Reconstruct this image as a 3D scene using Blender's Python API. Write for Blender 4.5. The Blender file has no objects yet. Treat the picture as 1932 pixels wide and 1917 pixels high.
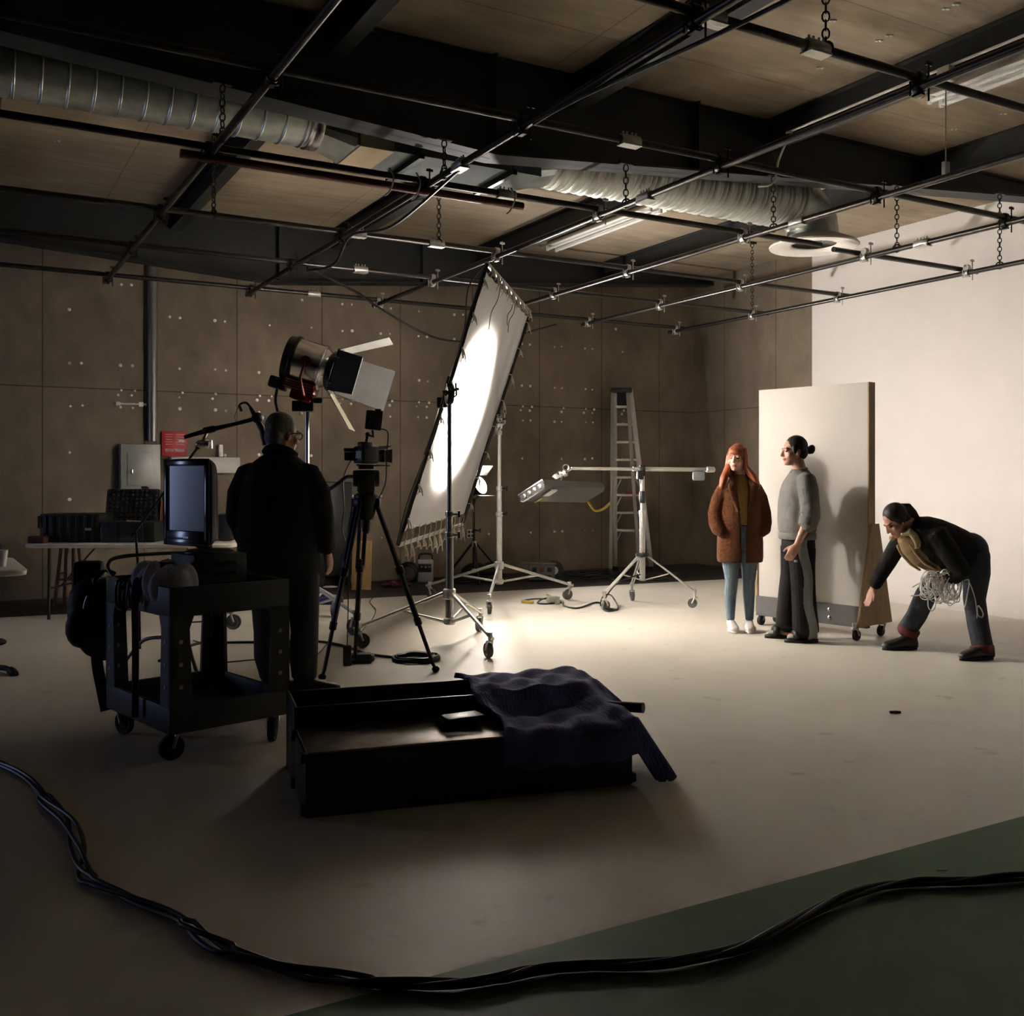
import bpy, bmesh, math, random
from math import sin, cos, pi, radians, sqrt, atan2
from mathutils import Vector, Matrix
random.seed(7)
SC = bpy.context.scene
COL = SC.collection
# ---------------------------------------------------------------- camera
TH = radians(29.5); F = 1884.0; CX = 966.0; HY = 900.0; H = 1.38
cam_d = bpy.data.cameras.new('camera'); cam = bpy.data.objects.new('camera', cam_d); COL.objects.link(cam)
cam_d.sensor_fit = 'HORIZONTAL'; cam_d.sensor_width = 36.0
cam_d.lens = 36.0 * F / 1932.0
cam_d.shift_y = -(958.5 - HY) / 1932.0
cam_d.clip_start = 0.05
cam.location = (0, 0, H); cam.rotation_euler = (pi / 2, 0, -TH)
SC.camera = cam
# ---------------------------------------------------------------- world / exposure
wd = bpy.data.worlds.new('studio'); SC.world = wd; wd.use_nodes = True
wd.node_tree.nodes['Background'].inputs[0].default_value = (0.55, 0.62, 0.75, 1)
wd.node_tree.nodes['Background'].inputs[1].default_value = 0.004
SC.view_settings.view_transform = 'Standard'; SC.view_settings.look = 'None'
SC.view_settings.exposure = 0.0; SC.view_settings.gamma = 1.0; SC.view_settings.use_curve_mapping = False
cy = SC.cycles
cy.use_denoising = True
try: cy.denoiser = 'OPENIMAGEDENOISE'
except Exception: pass
cy.max_bounces = 9; cy.diffuse_bounces = 6; cy.glossy_bounces = 3; cy.transmission_bounces = 6
cy.caustics_reflective = False; cy.caustics_refractive = False
cy.sample_clamp_indirect = 0.0
# ---------------------------------------------------------------- coordinates
cT, sT = cos(TH), sin(TH)
def w(r, f, u=0.0): return Vector((r * cT + f * sT, -r * sT + f * cT, u))       # right / forward / up as seen -> room axes
def vp(px, py, Z): return w((px - CX) / F * Z, Z, H + (HY - py) / F * Z)
def fl(px, py, z=0.0):
    p = vp(px, py, F * (H - z) / (py - HY))
    if p.y > 12.02: p = yplane(px, py, 12.02); p.z = z           # keep clear of the back wall
    return p
def yplane(px, py, Y):
    o = (px - CX) / F; Z = Y / (cT - sT * o); return vp(px, py, Z)
def uv(v): return Vector(v).normalized()
# lamps of the place, plus an added cool light -----------------------------------------------------------
LAMP_P = w(-1.80, 9.17, 2.40)
FR_N = vp(834, 765, 8.45); FR_F = vp(936, 790, 11.1)       # the two pivots of the big diffusion frame
LAMP_AIM = w(-0.42, 9.22, 1.99)
LAMP_D = uv(LAMP_AIM - LAMP_P)
SMALL_P = w(-0.50, 13.2, 1.23); SMALL_D = uv(w(4.4, 9.6, 3.6) - SMALL_P)
def light(name, kind, loc, d, energy, color, **k):
    l = bpy.data.lights.new(name, kind); l.energy = energy; l.color = color
    for a, b in k.items(): setattr(l, a, b)
    o = bpy.data.objects.new(name, l); COL.objects.link(o); o.location = loc
    o.rotation_euler = Vector(d).to_track_quat('-Z', 'Y').to_euler()
    return o
light('fresnel_beam', 'SPOT', LAMP_P + LAMP_D * 0.30, LAMP_D, 5400, (1.0, 0.935, 0.86), spot_size=radians(73), spot_blend=1.0, shadow_soft_size=0.09)
light('fresnel_flood', 'SPOT', LAMP_P + LAMP_D * 0.30, LAMP_D, 170, (1.0, 0.935, 0.86), spot_size=radians(80), spot_blend=0.5, shadow_soft_size=0.09)
light('small_lamp_beam', 'SPOT', SMALL_P + SMALL_D * 0.17, SMALL_D, 880, (1.0, 0.945, 0.885), spot_size=radians(150), spot_blend=1.0, shadow_soft_size=0.10)
light('added_cool_light', 'AREA', (-5.93, 10.75, 1.4), (1, -0.45, -0.05), 60, (0.50, 0.60, 1.0), shape='RECTANGLE', size=1.3, size_y=1.8)  # unseen cool light added at the left for bluish sheen on screen and cart
# ---------------------------------------------------------------- materials
MATS = {}
def mat(name, col, rough=0.6, metal=0.0, var=0.0, scale=8.0, bump=0.0, spec=0.5, stretch=None, emit=None, estr=0.0, sheen=0.0):
    if name in MATS: return MATS[name]
    m = bpy.data.materials.new(name); m.use_nodes = True; nt = m.node_tree; N = nt.nodes; L = nt.links
    b = N['Principled BSDF']
    b.inputs['Base Color'].default_value = (*col, 1); b.inputs['Roughness'].default_value = rough
    b.inputs['Metallic'].default_value = metal; b.inputs['Specular IOR Level'].default_value = spec
    if sheen: b.inputs['Sheen Weight'].default_value = sheen
    if emit: b.inputs['Emission Color'].default_value = (*emit, 1); b.inputs['Emission Strength'].default_value = estr
    if var or bump:
        tc = N.new('ShaderNodeTexCoord'); mp = N.new('ShaderNodeMapping'); nz = N.new('ShaderNodeTexNoise')
        mp.inputs['Scale'].default_value = stretch or (1, 1, 1)
        nz.inputs['Scale'].default_value = scale; nz.inputs['Detail'].default_value = 6; nz.inputs['Roughness'].default_value = 0.65
        L.new(tc.outputs['Object'], mp.inputs[0]); L.new(mp.outputs[0], nz.inputs['Vector'])
        if var:
            r = N.new('ShaderNodeValToRGB')
            r.color_ramp.elements[0].position = 0.3; r.color_ramp.elements[1].position = 0.72
            r.color_ramp.elements[0].color = (*[c * (1 - var) for c in col], 1)
            r.color_ramp.elements[1].color = (*[min(1, c * (1 + var)) for c in col], 1)
            L.new(nz.outputs['Fac'], r.inputs[0]); L.new(r.outputs[0], b.inputs['Base Color'])
        if bump:
            bp = N.new('ShaderNodeBump'); bp.inputs['Strength'].default_value = bump; bp.inputs['Distance'].default_value = 0.01 if scale > 12 else 0.03
            L.new(nz.outputs['Fac'], bp.inputs['Height']); L.new(bp.outputs[0], b.inputs['Normal'])
    MATS[name] = m
    return m
def panel_mat(name, col, sx, sz, ax='X', az='Z', seam=0.5, var=0.22, stretch=(1, 1, 1), ox=0.0, oz=0.0):
    """fibre board with seams every sx (and sz) metres along two object axes"""
    m = mat(name, col, 0.85, 0, var, 5.0, 0.25, 0.25, stretch)
    nt = m.node_tree; N = nt.nodes; L = nt.links; b = N['Principled BSDF']
    tc = N.new('ShaderNodeTexCoord'); sp = N.new('ShaderNodeSeparateXYZ'); L.new(tc.outputs['Object'], sp.inputs[0])
    def line(axis, step, off, wdt):
        a = N.new('ShaderNodeMath'); a.operation = 'ADD'; a.inputs[1].default_value = off + 1000 * step; L.new(sp.outputs[axis], a.inputs[0])
        d = N.new('ShaderNodeMath'); d.operation = 'MODULO'; d.inputs[1].default_value = step; L.new(a.outputs[0], d.inputs[0])
        c = N.new('ShaderNodeMath'); c.operation = 'LESS_THAN'; c.inputs[1].default_value = wdt; L.new(d.outputs[0], c.inputs[0])
        return c
    a = line(ax, sx, ox, 0.014); c = line(az, sz, oz, 0.014)
    mx = N.new('ShaderNodeMath'); mx.operation = 'MAXIMUM'; L.new(a.outputs[0], mx.inputs[0]); L.new(c.outputs[0], mx.inputs[1])
    src = b.inputs['Base Color'].links[0].from_socket
    # large blotches
    nz = N.new('ShaderNodeTexNoise'); nz.inputs['Scale'].default_value = 0.9; nz.inputs['Detail'].default_value = 3; L.new(tc.outputs['Object'], nz.inputs['Vector'])
    rp = N.new('ShaderNodeMapRange'); rp.inputs[1].default_value = 0.3; rp.inputs[2].default_value = 0.7; rp.inputs[3].default_value = 0.72; rp.inputs[4].default_value = 1.2
    L.new(nz.outputs['Fac'], rp.inputs[0])
    m1 = N.new('ShaderNodeMix'); m1.data_type = 'RGBA'; m1.blend_type = 'MULTIPLY'; m1.inputs[0].default_value = 1.0
    L.new(src, m1.inputs[6]); L.new(rp.outputs[0], m1.inputs[7])
    m2 = N.new('ShaderNodeMix'); m2.data_type = 'RGBA'; m2.blend_type = 'MULTIPLY'
    L.new(m1.outputs[2], m2.inputs[6]); m2.inputs[7].default_value = (seam, seam * 0.95, seam * 0.9, 1)
    L.new(mx.outputs[0], m2.inputs[0]); L.new(m2.outputs[2], b.inputs['Base Color'])
    return m
M_black = mat('black_matte', (0.012, 0.012, 0.013), 0.6, 0, 0.25, 30, 0.05, 0.35)
M_blackm = mat('black_metal', (0.015, 0.015, 0.016), 0.38, 0.3)
M_blackp = mat('black_plastic', (0.014, 0.015, 0.016), 0.45, 0, 0.2, 40, 0.05)
M_rub = mat('rubber', (0.012, 0.012, 0.012), 0.75)
M_steel = mat('galvanised_steel', (0.52, 0.55, 0.53), 0.36, 0.85, 0.18, 14, 0.04)
M_chrome = mat('chrome', (0.68, 0.67, 0.66), 0.26, 1.0, 0.06, 20)
M_alu = mat('aluminium', (0.6, 0.58, 0.54), 0.45, 0.7, 0.1, 25)
M_pipe = mat('dark_pipe', (0.055, 0.048, 0.045), 0.32, 0.75, 0.2, 20, 0.03)
M_beam = mat('beam_paint', (0.026, 0.027, 0.027), 0.55, 0.1, 0.2, 9, 0.05)
M_white = mat('white_plastic', (0.75, 0.74, 0.71), 0.5, 0, 0.04, 15)
M_wplate = mat('white_plate', (0.82, 0.82, 0.8), 0.4)
M_cable = mat('black_cable', (0.012, 0.012, 0.014), 0.42, 0, 0.15, 60, 0.04)
M_skin = mat('skin', (0.55, 0.30, 0.21), 0.5, 0, 0.08, 30, 0.02)
M_skin2 = mat('skin_pale', (0.62, 0.37, 0.28), 0.5, 0, 0.06, 30, 0.02)
M_lip = mat('lips', (0.45, 0.13, 0.11), 0.4)
M_eye = mat('eye', (0.05, 0.035, 0.03), 0.25)
M_wood = mat('plywood', (0.42, 0.30, 0.16), 0.6, 0, 0.15, 4, 0.08, 0.3, (6, 6, 1))
M_grey = mat('grey_paint', (0.15, 0.155, 0.16), 0.55, 0, 0.08, 12, 0.03)
# ---------------------------------------------------------------- object helpers
def tag(o, label=None, cat=None, group=None, kind=None):
    if label: o['label'] = label
    if cat: o['category'] = cat
    if group: o['group'] = group
    if kind: o['kind'] = kind
    return o
def thing(name, label, cat, loc, rotz=None, group=None):
    o = bpy.data.objects.new(name, None); COL.objects.link(o); o.empty_display_size = 0.1
    o.location = loc; o.rotation_euler = (0, 0, -TH if rotz is None else rotz)
    return tag(o, label, cat, group)
def pm(o): return Matrix.Translation(o.location) @ o.rotation_euler.to_matrix().to_4x4()
def obj(name, src, mats, parent=None, world=True, ang=40, label=None):
    if isinstance(src, bmesh.types.BMesh):
        bmesh.ops.recalc_face_normals(src, faces=src.faces[:])
        me = bpy.data.meshes.new(name); src.to_mesh(me); src.free()
    else: me = src; me.name = name
    if parent is not None and world:
        p = parent; M = pm(p)
        while p.parent: p = p.parent; M = pm(p) @ M
        me.transform(M.inverted())
    for m in (mats if isinstance(mats, (list, tuple)) else [mats]): me.materials.append(m)
    for p in me.polygons: p.use_smooth = True
    if ang: me.set_sharp_from_angle(angle=radians(ang))
    o = bpy.data.objects.new(name, me); COL.objects.link(o)
    if parent is not None: o.parent = parent
    if label: o['label'] = label
    return o
def single(name, bm, mats, label, cat, group=None, base=None, ang=40):
    """a thing that is one mesh; its origin is set to its base"""
    vs = [v.co for v in bm.verts]
    if base is None:
        base = Vector(((min(v.x for v in vs) + max(v.x for v in vs)) / 2, (min(v.y for v in vs) + max(v.y for v in vs)) / 2, min(v.z for v in vs)))
    bmesh.ops.translate(bm, vec=-base, verts=bm.verts[:])
    o = obj(name, bm, mats, None, True, ang); o.location = base
    return tag(o, label, cat, group)
def struct(name, bm, mats, ang=40):
    o = obj(name, bm, mats, None, True, ang); o['kind'] = 'structure'; return o
BM = bmesh.new
def box(bm, c, s, M=None, bev=0.0, mi=0):
    t = bmesh.new(); bmesh.ops.create_cube(t, size=1.0); bmesh.ops.scale(t, vec=s, verts=t.verts[:])
    if bev: bmesh.ops.bevel(t, geom=t.edges[:], offset=bev, segments=2, affect='EDGES', profile=0.5)
    X = Matrix.Translation(c) @ (M.to_4x4() if M is not None else Matrix.Identity(4))
    merge(bm, t, X, mi)
def merge(bm, t, X=None, mi=0):
    d = {}
    for v in t.verts: d[v] = bm.verts.new(X @ v.co if X is not None else v.co)
    for f in t.faces:
        try: nf = bm.faces.new([d[v] for v in f.verts]); nf.material_index = mi
        except ValueError: pass
    t.free()
RV = Matrix.Rotation(-TH, 3, 'Z')                       # view-aligned orientation
def rz(a): return Matrix.Rotation(-TH + a, 3, 'Z')
def frame(d, up=(0, 0, 1)):
    """matrix whose X is d, Z is near up"""
    x = uv(d); z = Vector(up); y = z.cross(x)
    if y.length < 1e-4: y = Vector((0, 1, 0)).cross(x)
    y.normalize(); z = x.cross(y)
    return Matrix((x, y, z)).transposed()
def spline(P, k=6, closed=False):
    P = [Vector(p) for p in P]; n = len(P); out = []
    rng = range(n) if closed else range(n - 1)
    for i in rng:
        if closed: a, b, c, d = P[(i - 1) % n], P[i], P[(i + 1) % n], P[(i + 2) % n]
        else: a, b, c, d = P[max(i - 1, 0)], P[i], P[i + 1], P[min(i + 2, n - 1)]
        for j in range(k):
            t = j / k
            out.append(0.5 * ((2 * b) + (c - a) * t + (2 * a - 5 * b + 4 * c - d) * t * t + (3 * b - a - 3 * c + d) * t ** 3))
    if not closed: out.append(P[-1])
    return out
def tube(bm, pts, r, n=8, closed=False, cap=True, mi=0):
    pts = [Vector(p) for p in pts]; N = len(pts)
    rs = list(r) if isinstance(r, (list, tuple)) else [r] * N
    T = []
    for i in range(N):
        a = pts[(i - 1) % N] if (closed or i > 0) else pts[i]; b = pts[(i + 1) % N] if (closed or i < N - 1) else pts[i]
        t = b - a; T.append(t.normalized() if t.length > 1e-9 else Vector((0, 0, 1)))
    u = T[0].orthogonal().normalized(); rings = []
    for i in range(N):
        u = (u - T[i] * u.dot(T[i]))
        u = u.normalized() if u.length > 1e-6 else T[i].orthogonal().normalized()
        v = T[i].cross(u)
        rings.append([bm.verts.new(pts[i] + (u * cos(2 * pi * k / n) + v * sin(2 * pi * k / n)) * rs[i]) for k in range(n)])
    for i in range(N if closed else N - 1):
        A, B = rings[i], rings[(i + 1) % N]
        for k in range(n):
            f = bm.faces.new((A[k], A[(k + 1) % n], B[(k + 1) % n], B[k])); f.material_index = mi
    if cap and not closed:
        bm.faces.new(rings[0][::-1]).material_index = mi; bm.faces.new(rings[-1]).material_index = mi
def loft(bm, rings, n=20, mi=0, power=2.0, cap=True):
    """rings: (centre, half-axis a, half-axis b)"""
    R = []
    for c, a, b in rings:
        c, a, b = Vector(c), Vector(a), Vector(b); row = []
        for k in range(n):
            t = 2 * pi * k / n; ct, st = cos(t), sin(t)
            x = math.copysign(abs(ct) ** (2 / power), ct); y = math.copysign(abs(st) ** (2 / power), st)
            row.append(bm.verts.new(c + a * x + b * y))
        R.append(row)
    for A, B in zip(R, R[1:]):
        for k in range(n): bm.faces.new((A[k], A[(k + 1) % n], B[(k + 1) % n], B[k])).material_index = mi
    if cap: bm.faces.new(R[0][::-1]).material_index = mi; bm.faces.new(R[-1]).material_index = mi
def lathe(bm, prof, c, axis=(0, 0, 1), n=20, mi=0, cap=True):
    M = frame(axis, (0, 0, 1) if abs(uv(axis).z) < 0.9 else (1, 0, 0))
    a, b, x = M.col[1], M.col[2], M.col[0]
    loft(bm, [(Vector(c) + x * z, a * max(r, 1e-4), b * max(r, 1e-4)) for r, z in prof], n, mi, 2.0, cap)
def ell(bm, c, r, M=None, seg=16, mi=0):
    t = bmesh.new(); bmesh.ops.create_uvsphere(t, u_segments=seg, v_segments=max(6, seg // 2), radius=1.0)
    bmesh.ops.scale(t, vec=r if not isinstance(r, (int, float)) else (r, r, r), verts=t.verts[:])
    merge(bm, t, Matrix.Translation(c) @ (M.to_4x4() if M is not None else Matrix.Identity(4)), mi)
def prism(bm, pts, ext, mi=0):
    A = [bm.verts.new(Vector(p)) for p in pts]; B = [bm.verts.new(Vector(p) + Vector(ext)) for p in pts]; n = len(pts)
    bm.faces.new(A[::-1]).material_index = mi; bm.faces.new(B).material_index = mi
    for k in range(n): bm.faces.new((A[k], A[(k + 1) % n], B[(k + 1) % n], B[k])).material_index = mi
def plate(bm, a, b, c, d, t, mi=0):
    """quad a b c d with thickness t"""
    a, b, c, d = map(Vector, (a, b, c, d)); n = (b - a).cross(d - a).normalized() * t
    prism(bm, [a, b, c, d], n, mi)
def torus(bm, c, axis, R, r, n=24, k=6, mi=0):
    M = frame(axis, (0, 0, 1) if abs(uv(axis).z) < 0.9 else (1, 0, 0))
    tube(bm, [Vector(c) + (M.col[1] * cos(2 * pi * i / n) + M.col[2] * sin(2 * pi * i / n)) * R for i in range(n)], r, k, True, mi=mi)
def remesh(bm, vox, it=3, fac=0.5):
    me = bpy.data.meshes.new('t'); bmesh.ops.recalc_face_normals(bm, faces=bm.faces[:]); bm.to_mesh(me); bm.free()
    o = bpy.data.objects.new('t', me); COL.objects.link(o)
    m = o.modifiers.new('r', 'REMESH'); m.mode = 'VOXEL'; m.voxel_size = vox
    if it: s = o.modifiers.new('s', 'SMOOTH'); s.factor = fac; s.iterations = it
    dg = bpy.context.evaluated_depsgraph_get(); out = bpy.data.meshes.new_from_object(o.evaluated_get(dg))
    bpy.data.objects.remove(o); bpy.data.meshes.remove(me)
    out.materials.clear()
    return out
# ================================================================ SETTING
XW, YW, ZC = 10.3, 12.35, 4.48
X0, Y0 = -6.0, -4.0
M_fw = mat('floor_white', (0.655, 0.61, 0.53), 0.5, 0, 0.07, 1.3, 0.03, 0.3)
M_fg = mat('floor_green', (0.05, 0.125, 0.05), 0.55, 0, 0.12, 3, 0.03, 0.3)
M_fd = mat('floor_dark', (0.035, 0.03, 0.028), 0.6, 0, 0.2, 3, 0.05, 0.3)
M_fe = mat('floor_edge', (0.12, 0.10, 0.09), 0.7)
nt = M_fw.node_tree; _b = nt.nodes['Principled BSDF']; _src = _b.inputs['Base Color'].links[0].from_socket      # scuffs on the painted floor
_tc = nt.nodes.new('ShaderNodeTexCoord'); _n = nt.nodes.new('ShaderNodeTexNoise'); _n.inputs['Scale'].default_value = 4.5; _n.inputs['Detail'].default_value = 5; nt.links.new(_tc.outputs['Object'], _n.inputs['Vector'])
_r = nt.nodes.new('ShaderNodeMapRange'); _r.inputs[1].default_value = 0.66; _r.inputs[2].default_value = 0.74; _r.inputs[3].default_value = 1.0; _r.inputs[4].default_value = 0.72; nt.links.new(_n.outputs['Fac'], _r.inputs[0])
_m = nt.nodes.new('ShaderNodeMix'); _m.data_type = 'RGBA'; _m.blend_type = 'MULTIPLY'; _m.inputs[0].default_value = 1.0; nt.links.new(_src, _m.inputs[6]); nt.links.new(_r.outputs[0], _m.inputs[7]); nt.links.new(_m.outputs[2], _b.inputs['Base Color'])
bm = BM()
def ye(x): return 11.04 - 0.0798 * x
def quad(bm, P, mi=0):
    bm.faces.new([bm.verts.new(Vector(p)) for p in P]).material_index = mi
G = 2.512
nx = 24
for i in range(nx):
    a = X0 + (XW - X0) * i / nx; b = X0 + (XW - X0) * (i + 1) / nx
    quad(bm, [(a, Y0, 0), (b, Y0, 0), (b, G, 0), (a, G, 0)], 1)
    quad(bm, [(a, G, 0), (b, G, 0), (b, ye(b), 0), (a, ye(a), 0)], 0)
    quad(bm, [(a, ye(a), 0), (b, ye(b), 0), (b, YW, 0), (a, YW, 0)], 2)
o = struct('floor', bm, [M_fw, M_fg, M_fd])
M_wall = panel_mat('wall_board', (0.215, 0.175, 0.132), 1.085, 2.39, 'X', 'Z', 0.45, 0.16, (1, 1, 0.6), 0.16, 0.0)
M_wallr = panel_mat('wall_board_right', (0.20, 0.16, 0.115), 1.085, 2.39, 'Y', 'Z', 0.5, 0.16, (1, 1, 0.6), 0.3, 0.0)
M_ceil = panel_mat('ceiling_board', (0.32, 0.255, 0.18), 2.44, 1.22, 'X', 'Y', 0.7, 0.18, (0.35, 2.2, 1), 0.9, 0.3)
M_dark = mat('dark_wall', (0.06, 0.055, 0.05), 0.9, 0, 0.1, 4)
M_cyc = mat('cyclorama_paint', (0.80, 0.765, 0.725), 0.55, 0, 0.03, 1.1, 0.01, 0.25)
def slab(name, c, s, m): b = BM(); box(b, c, s); return struct(name, b, m)
wall_back = slab('wall_back', ((X0 + XW) / 2, YW + 0.1, ZC / 2), (XW - X0 + 0.4, 0.2, ZC), M_wall)
slab('wall_right', (XW + 0.1, (9.7 + YW) / 2, ZC / 2), (0.2, YW - 9.7, ZC), M_wallr)
slab('wall_left', (X0 - 0.1, (Y0 + YW) / 2, ZC / 2), (0.2, YW - Y0, ZC), M_dark)
bm = BM()
for y, z, sy, sz in ((10.75, 0.47, 1.46, 0.06), (10.75, 2.33, 1.46, 0.06), (10.05, 1.4, 0.06, 1.9), (11.45, 1.4, 0.06, 1.9)): box(bm, (X0 + 0.03, y, z), (0.06, sy, sz))
struct('added_window_frame', bm, M_white)  # invented window frame, added out of view to house the cool area light
slab('wall_front', ((X0 + XW) / 2, Y0 - 0.1, ZC / 2), (XW - X0 + 0.4, 0.2, ZC), M_dark)
ceiling = slab('ceiling', ((X0 + XW) / 2, (Y0 + YW) / 2, ZC + 0.1), (XW - X0 + 0.4, YW - Y0 + 0.4, 0.2), M_ceil)
# white cyclorama wall with a curved foot
bm = BM(); prof = [(XW + 0.2, 0.0), (XW - 1.25, 0.001)]
for k in range(0, 17):
    t = k / 16 * pi / 2; prof.append((XW - 0.03 - 1.2 + 1.2 * sin(t), 0.004 + 1.2 - 1.2 * cos(t)))
prof += [(XW - 0.03, ZC), (XW + 0.2, ZC)]
prism(bm, [(x, Y0, z) for x, z in prof], (0, 9.84 - Y0, 0))
struct('wall_cyclorama', bm, M_cyc, 30)
# tapered roof girders and purlins
def zb(x): return 3.73 + (x - 3.5) * (-0.06 if x < 3.5 else 0.089)
def girder(Y):
    bm = BM(); xs = [X0, 0.0, 3.5, 6.5, 9.4, XW]
    pts = [(x, Y, zb(x)) for x in xs] + [(XW, Y, ZC), (X0, Y, ZC)]
    prism(bm, [(x, y - 0.008, z) for x, y, z in pts], (0, 0.016, 0))
    for a, b in zip(xs, xs[1:]):
        prism(bm, [(a, Y - 0.11, zb(a)), (b, Y - 0.11, zb(b)), (b, Y - 0.11, zb(b) + 0.018), (a, Y - 0.11, zb(a) + 0.018)], (0, 0.22, 0))
    box(bm, ((X0 + XW) / 2, Y, ZC - 0.01), (XW - X0, 0.10, 0.018))
    for x in (0.3, 3.5, 5.4, 8.28): box(bm, (x, Y, (zb(x) + ZC) / 2), (0.014, 0.2, ZC - zb(x)))
    struct('roof_girder', bm, M_beam)
girder(6.5); girder(11.98); girder(1.0)
for x in (-1.65, 0.3, 2.3, 4.25, 6.25, 8.28):
    bm = BM(); box(bm, (x, (Y0 + YW) / 2, ZC - 0.12), (0.016, YW - Y0, 0.24)); box(bm, (x, (Y0 + YW) / 2, ZC - 0.24), (0.12, YW - Y0, 0.016)); box(bm, (x, (Y0 + YW) / 2, ZC - 0.008), (0.12, YW - Y0, 0.014))
    struct('roof_purlin', bm, M_beam)
# bolt heads on the back wall: the largest hundred as parts, the rest as one part
rows = [(3.28, 0), (2.68, 0), (2.36, 1), (2.19, 0), (1.65, 0), (1.13, 2), (0.58, 0), (3.62, 2)]
spots = []
for k in range(-2, 15):
    x = 2.36 + 0.54 * k
    for z, kind in rows:
        for s in (-1, 1):
            if random.random() < (0.22 if kind != 2 else 0.6): continue
            if kind == 1:
                for q in (-1, 1): spots.append((x + s * 0.075 + q * 0.018, z + q * s * 0.0 + q * 0.028))
            else: spots.append((x + s * 0.065 + random.uniform(-.01, .01), z + random.uniform(-.008, .008)))
spots = [p for p in spots if p[0] < 9.1]
def bolt(bm, x, z, r): lathe(bm, [(r, 0), (r, 0.008), (r * 0.6, 0.014)], (x, YW, z), (0, -1, 0), 10)
bsrc = BM(); lathe(bsrc, [(0.019, 0), (0.019, 0.008), (0.011, 0.014)], (0, 0, 0), (0, -1, 0), 10)
proto = obj('bolt', bsrc, M_wplate, wall_back, False); proto.location = (spots[0][0], YW, spots[0][1])
for x, z in spots[1:100]:
    c = proto.copy(); COL.objects.link(c); c.parent = wall_back; c.location = (x, YW, z); q = random.uniform(0.65, 1.15); c.scale = (q, 1, q)
bm = BM()
for x, z in spots[100:]: bolt(bm, x, z, random.uniform(0.012, 0.02))
tag(obj('bolts', bm, M_wplate, wall_back), kind='stuff')
for px, py in [(1463, 9), (1571, 38), (1678, 66), (1658, 76), (1547, 127), (1785, 16), (1804, 7), (1800, 243), (1893, 214), (107, 265)]:
    for d in (-4, 4):
        Z = F * (ZC - H) / (HY - py); p = vp(px + d, py - d * 0.3, Z); p.z = ZC
        b = BM(); lathe(b, [(0.013, 0), (0.013, 0.006), (0.008, 0.01)], p, (0, 0, -1), 8); obj('bolt', b, M_wplate, ceiling)
# ================================================================ CEILING FITTINGS
AX = [1.50, 3.035, 4.60, 6.15, 7.70, 9.22]; BY = [11.46, 9.88, 8.43, 6.70, 5.24, 3.64]
ZA, ZB, PR = 3.50, 3.552, 0.025
def xat(px, Y): o = (px - CX) / F; return (sT + cT * o) / (cT - sT * o) * Y
def yat(px, X): o = (px - CX) / F; return (cT - sT * o) / (sT + cT * o) * X
def clamp(bm, x, y):
    for z, ax in ((ZA, (0, 1, 0)), (ZB, (1, 0, 0))): lathe(bm, [(0.034, -0.022), (0.036, -0.015), (0.036, 0.015), (0.034, 0.022)], (x, y, z), ax, 12)
    box(bm, (x + 0.034, y + 0.034, (ZA + ZB) / 2), (0.03, 0.03, 0.10), None, 0.004)
    tube(bm, [(x + 0.045, y - 0.03, ZA - 0.075), (x + 0.045, y - 0.03, ZB + 0.09)], 0.006, 6)
    tube(bm, [(x - 0.042, y + 0.02, ZA - 0.05), (x - 0.042, y + 0.02, ZA + 0.03)], 0.006, 6)
    box(bm, (x + 0.045, y - 0.03, ZB + 0.075), (0.05, 0.012, 0.02)); box(bm, (x, y, ZA - 0.042), (0.03, 0.06, 0.012))
def sleeve(c, ax):
    b = BM(); M = frame(ax); lathe(b, [(0.034, -0.075), (0.037, -0.07), (0.037, 0.07), (0.034, 0.075)], c, ax, 12)
    for t in (-0.05, -0.02, 0.02, 0.05): tube(b, [Vector(c) + Vector(ax) * t + Vector((0, 0, 0.03)), Vector(c) + Vector(ax) * t + Vector((0, 0, 0.055))], 0.007, 6)
    box(b, Vector(c) + Vector((0, 0, -0.03)), (0.15, 0.075, 0.012) if ax[0] else (0.075, 0.15, 0.012)); return b
la = ['leftmost', 'second from the left', 'third from the left', 'fourth from the left', 'fifth from the left', 'far right']
for i, x in enumerate(AX):
    t = thing('grid_pipe', 'dark lower grid pipe running towards the back wall, ' + la[i] + ' of the six', 'pipe', (x, 4.0, ZA), 0, 'lower pipes of the ceiling grid')
    bm = BM(); tube(bm, [(x, 0.5, ZA), (x, 11.62, ZA)], PR, 12); obj('tube', bm, M_pipe, t)
    for j, y in enumerate(BY):
        if j == 5 and i > 4: continue
        b = BM(); clamp(b, x, y); obj('clamp', b, M_blackm if (i < 2 or j > 3) else M_alu, t)
    for k, px in ((2, 1217), (3, 1505), (4, 1740), (1, 868)):
        if k == i: obj('coupler', sleeve((x, yat(px, x), ZA), (0, 1, 0)), M_alu, t, label='silver coupler')
lb = ['nearest the back wall', 'second from the back wall', 'third from the back wall', 'just behind the big girder', 'just before the big girder', 'nearest the camera']
ext = [(-1.5, 9.5), (-1.5, 9.5), (-1.2, 9.45), (-1.0, 7.1), (-0.8, 8.2), (-0.5, 6.9)]
cps = {0: [592], 1: [680], 2: [675, 823], 3: [955], 4: [1188], 5: [1342, 1540]}
for j, y in enumerate(BY):
    t = thing('grid_pipe', 'dark upper grid pipe running across the room, ' + lb[j], 'pipe', (3.5, y, ZB), 0, 'upper pipes of the ceiling grid')
    bm = BM(); tube(bm, [(ext[j][0], y, ZB), (ext[j][1], y, ZB)], PR, 12); obj('tube', bm, M_pipe, t)
    for px in cps[j]: obj('coupler', sleeve((xat(px, y), y, ZB), (1, 0, 0)), M_alu, t, label='silver coupler')
bm = BM(); y = 6.72; x0 = xat(1572, 6.78)
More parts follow.
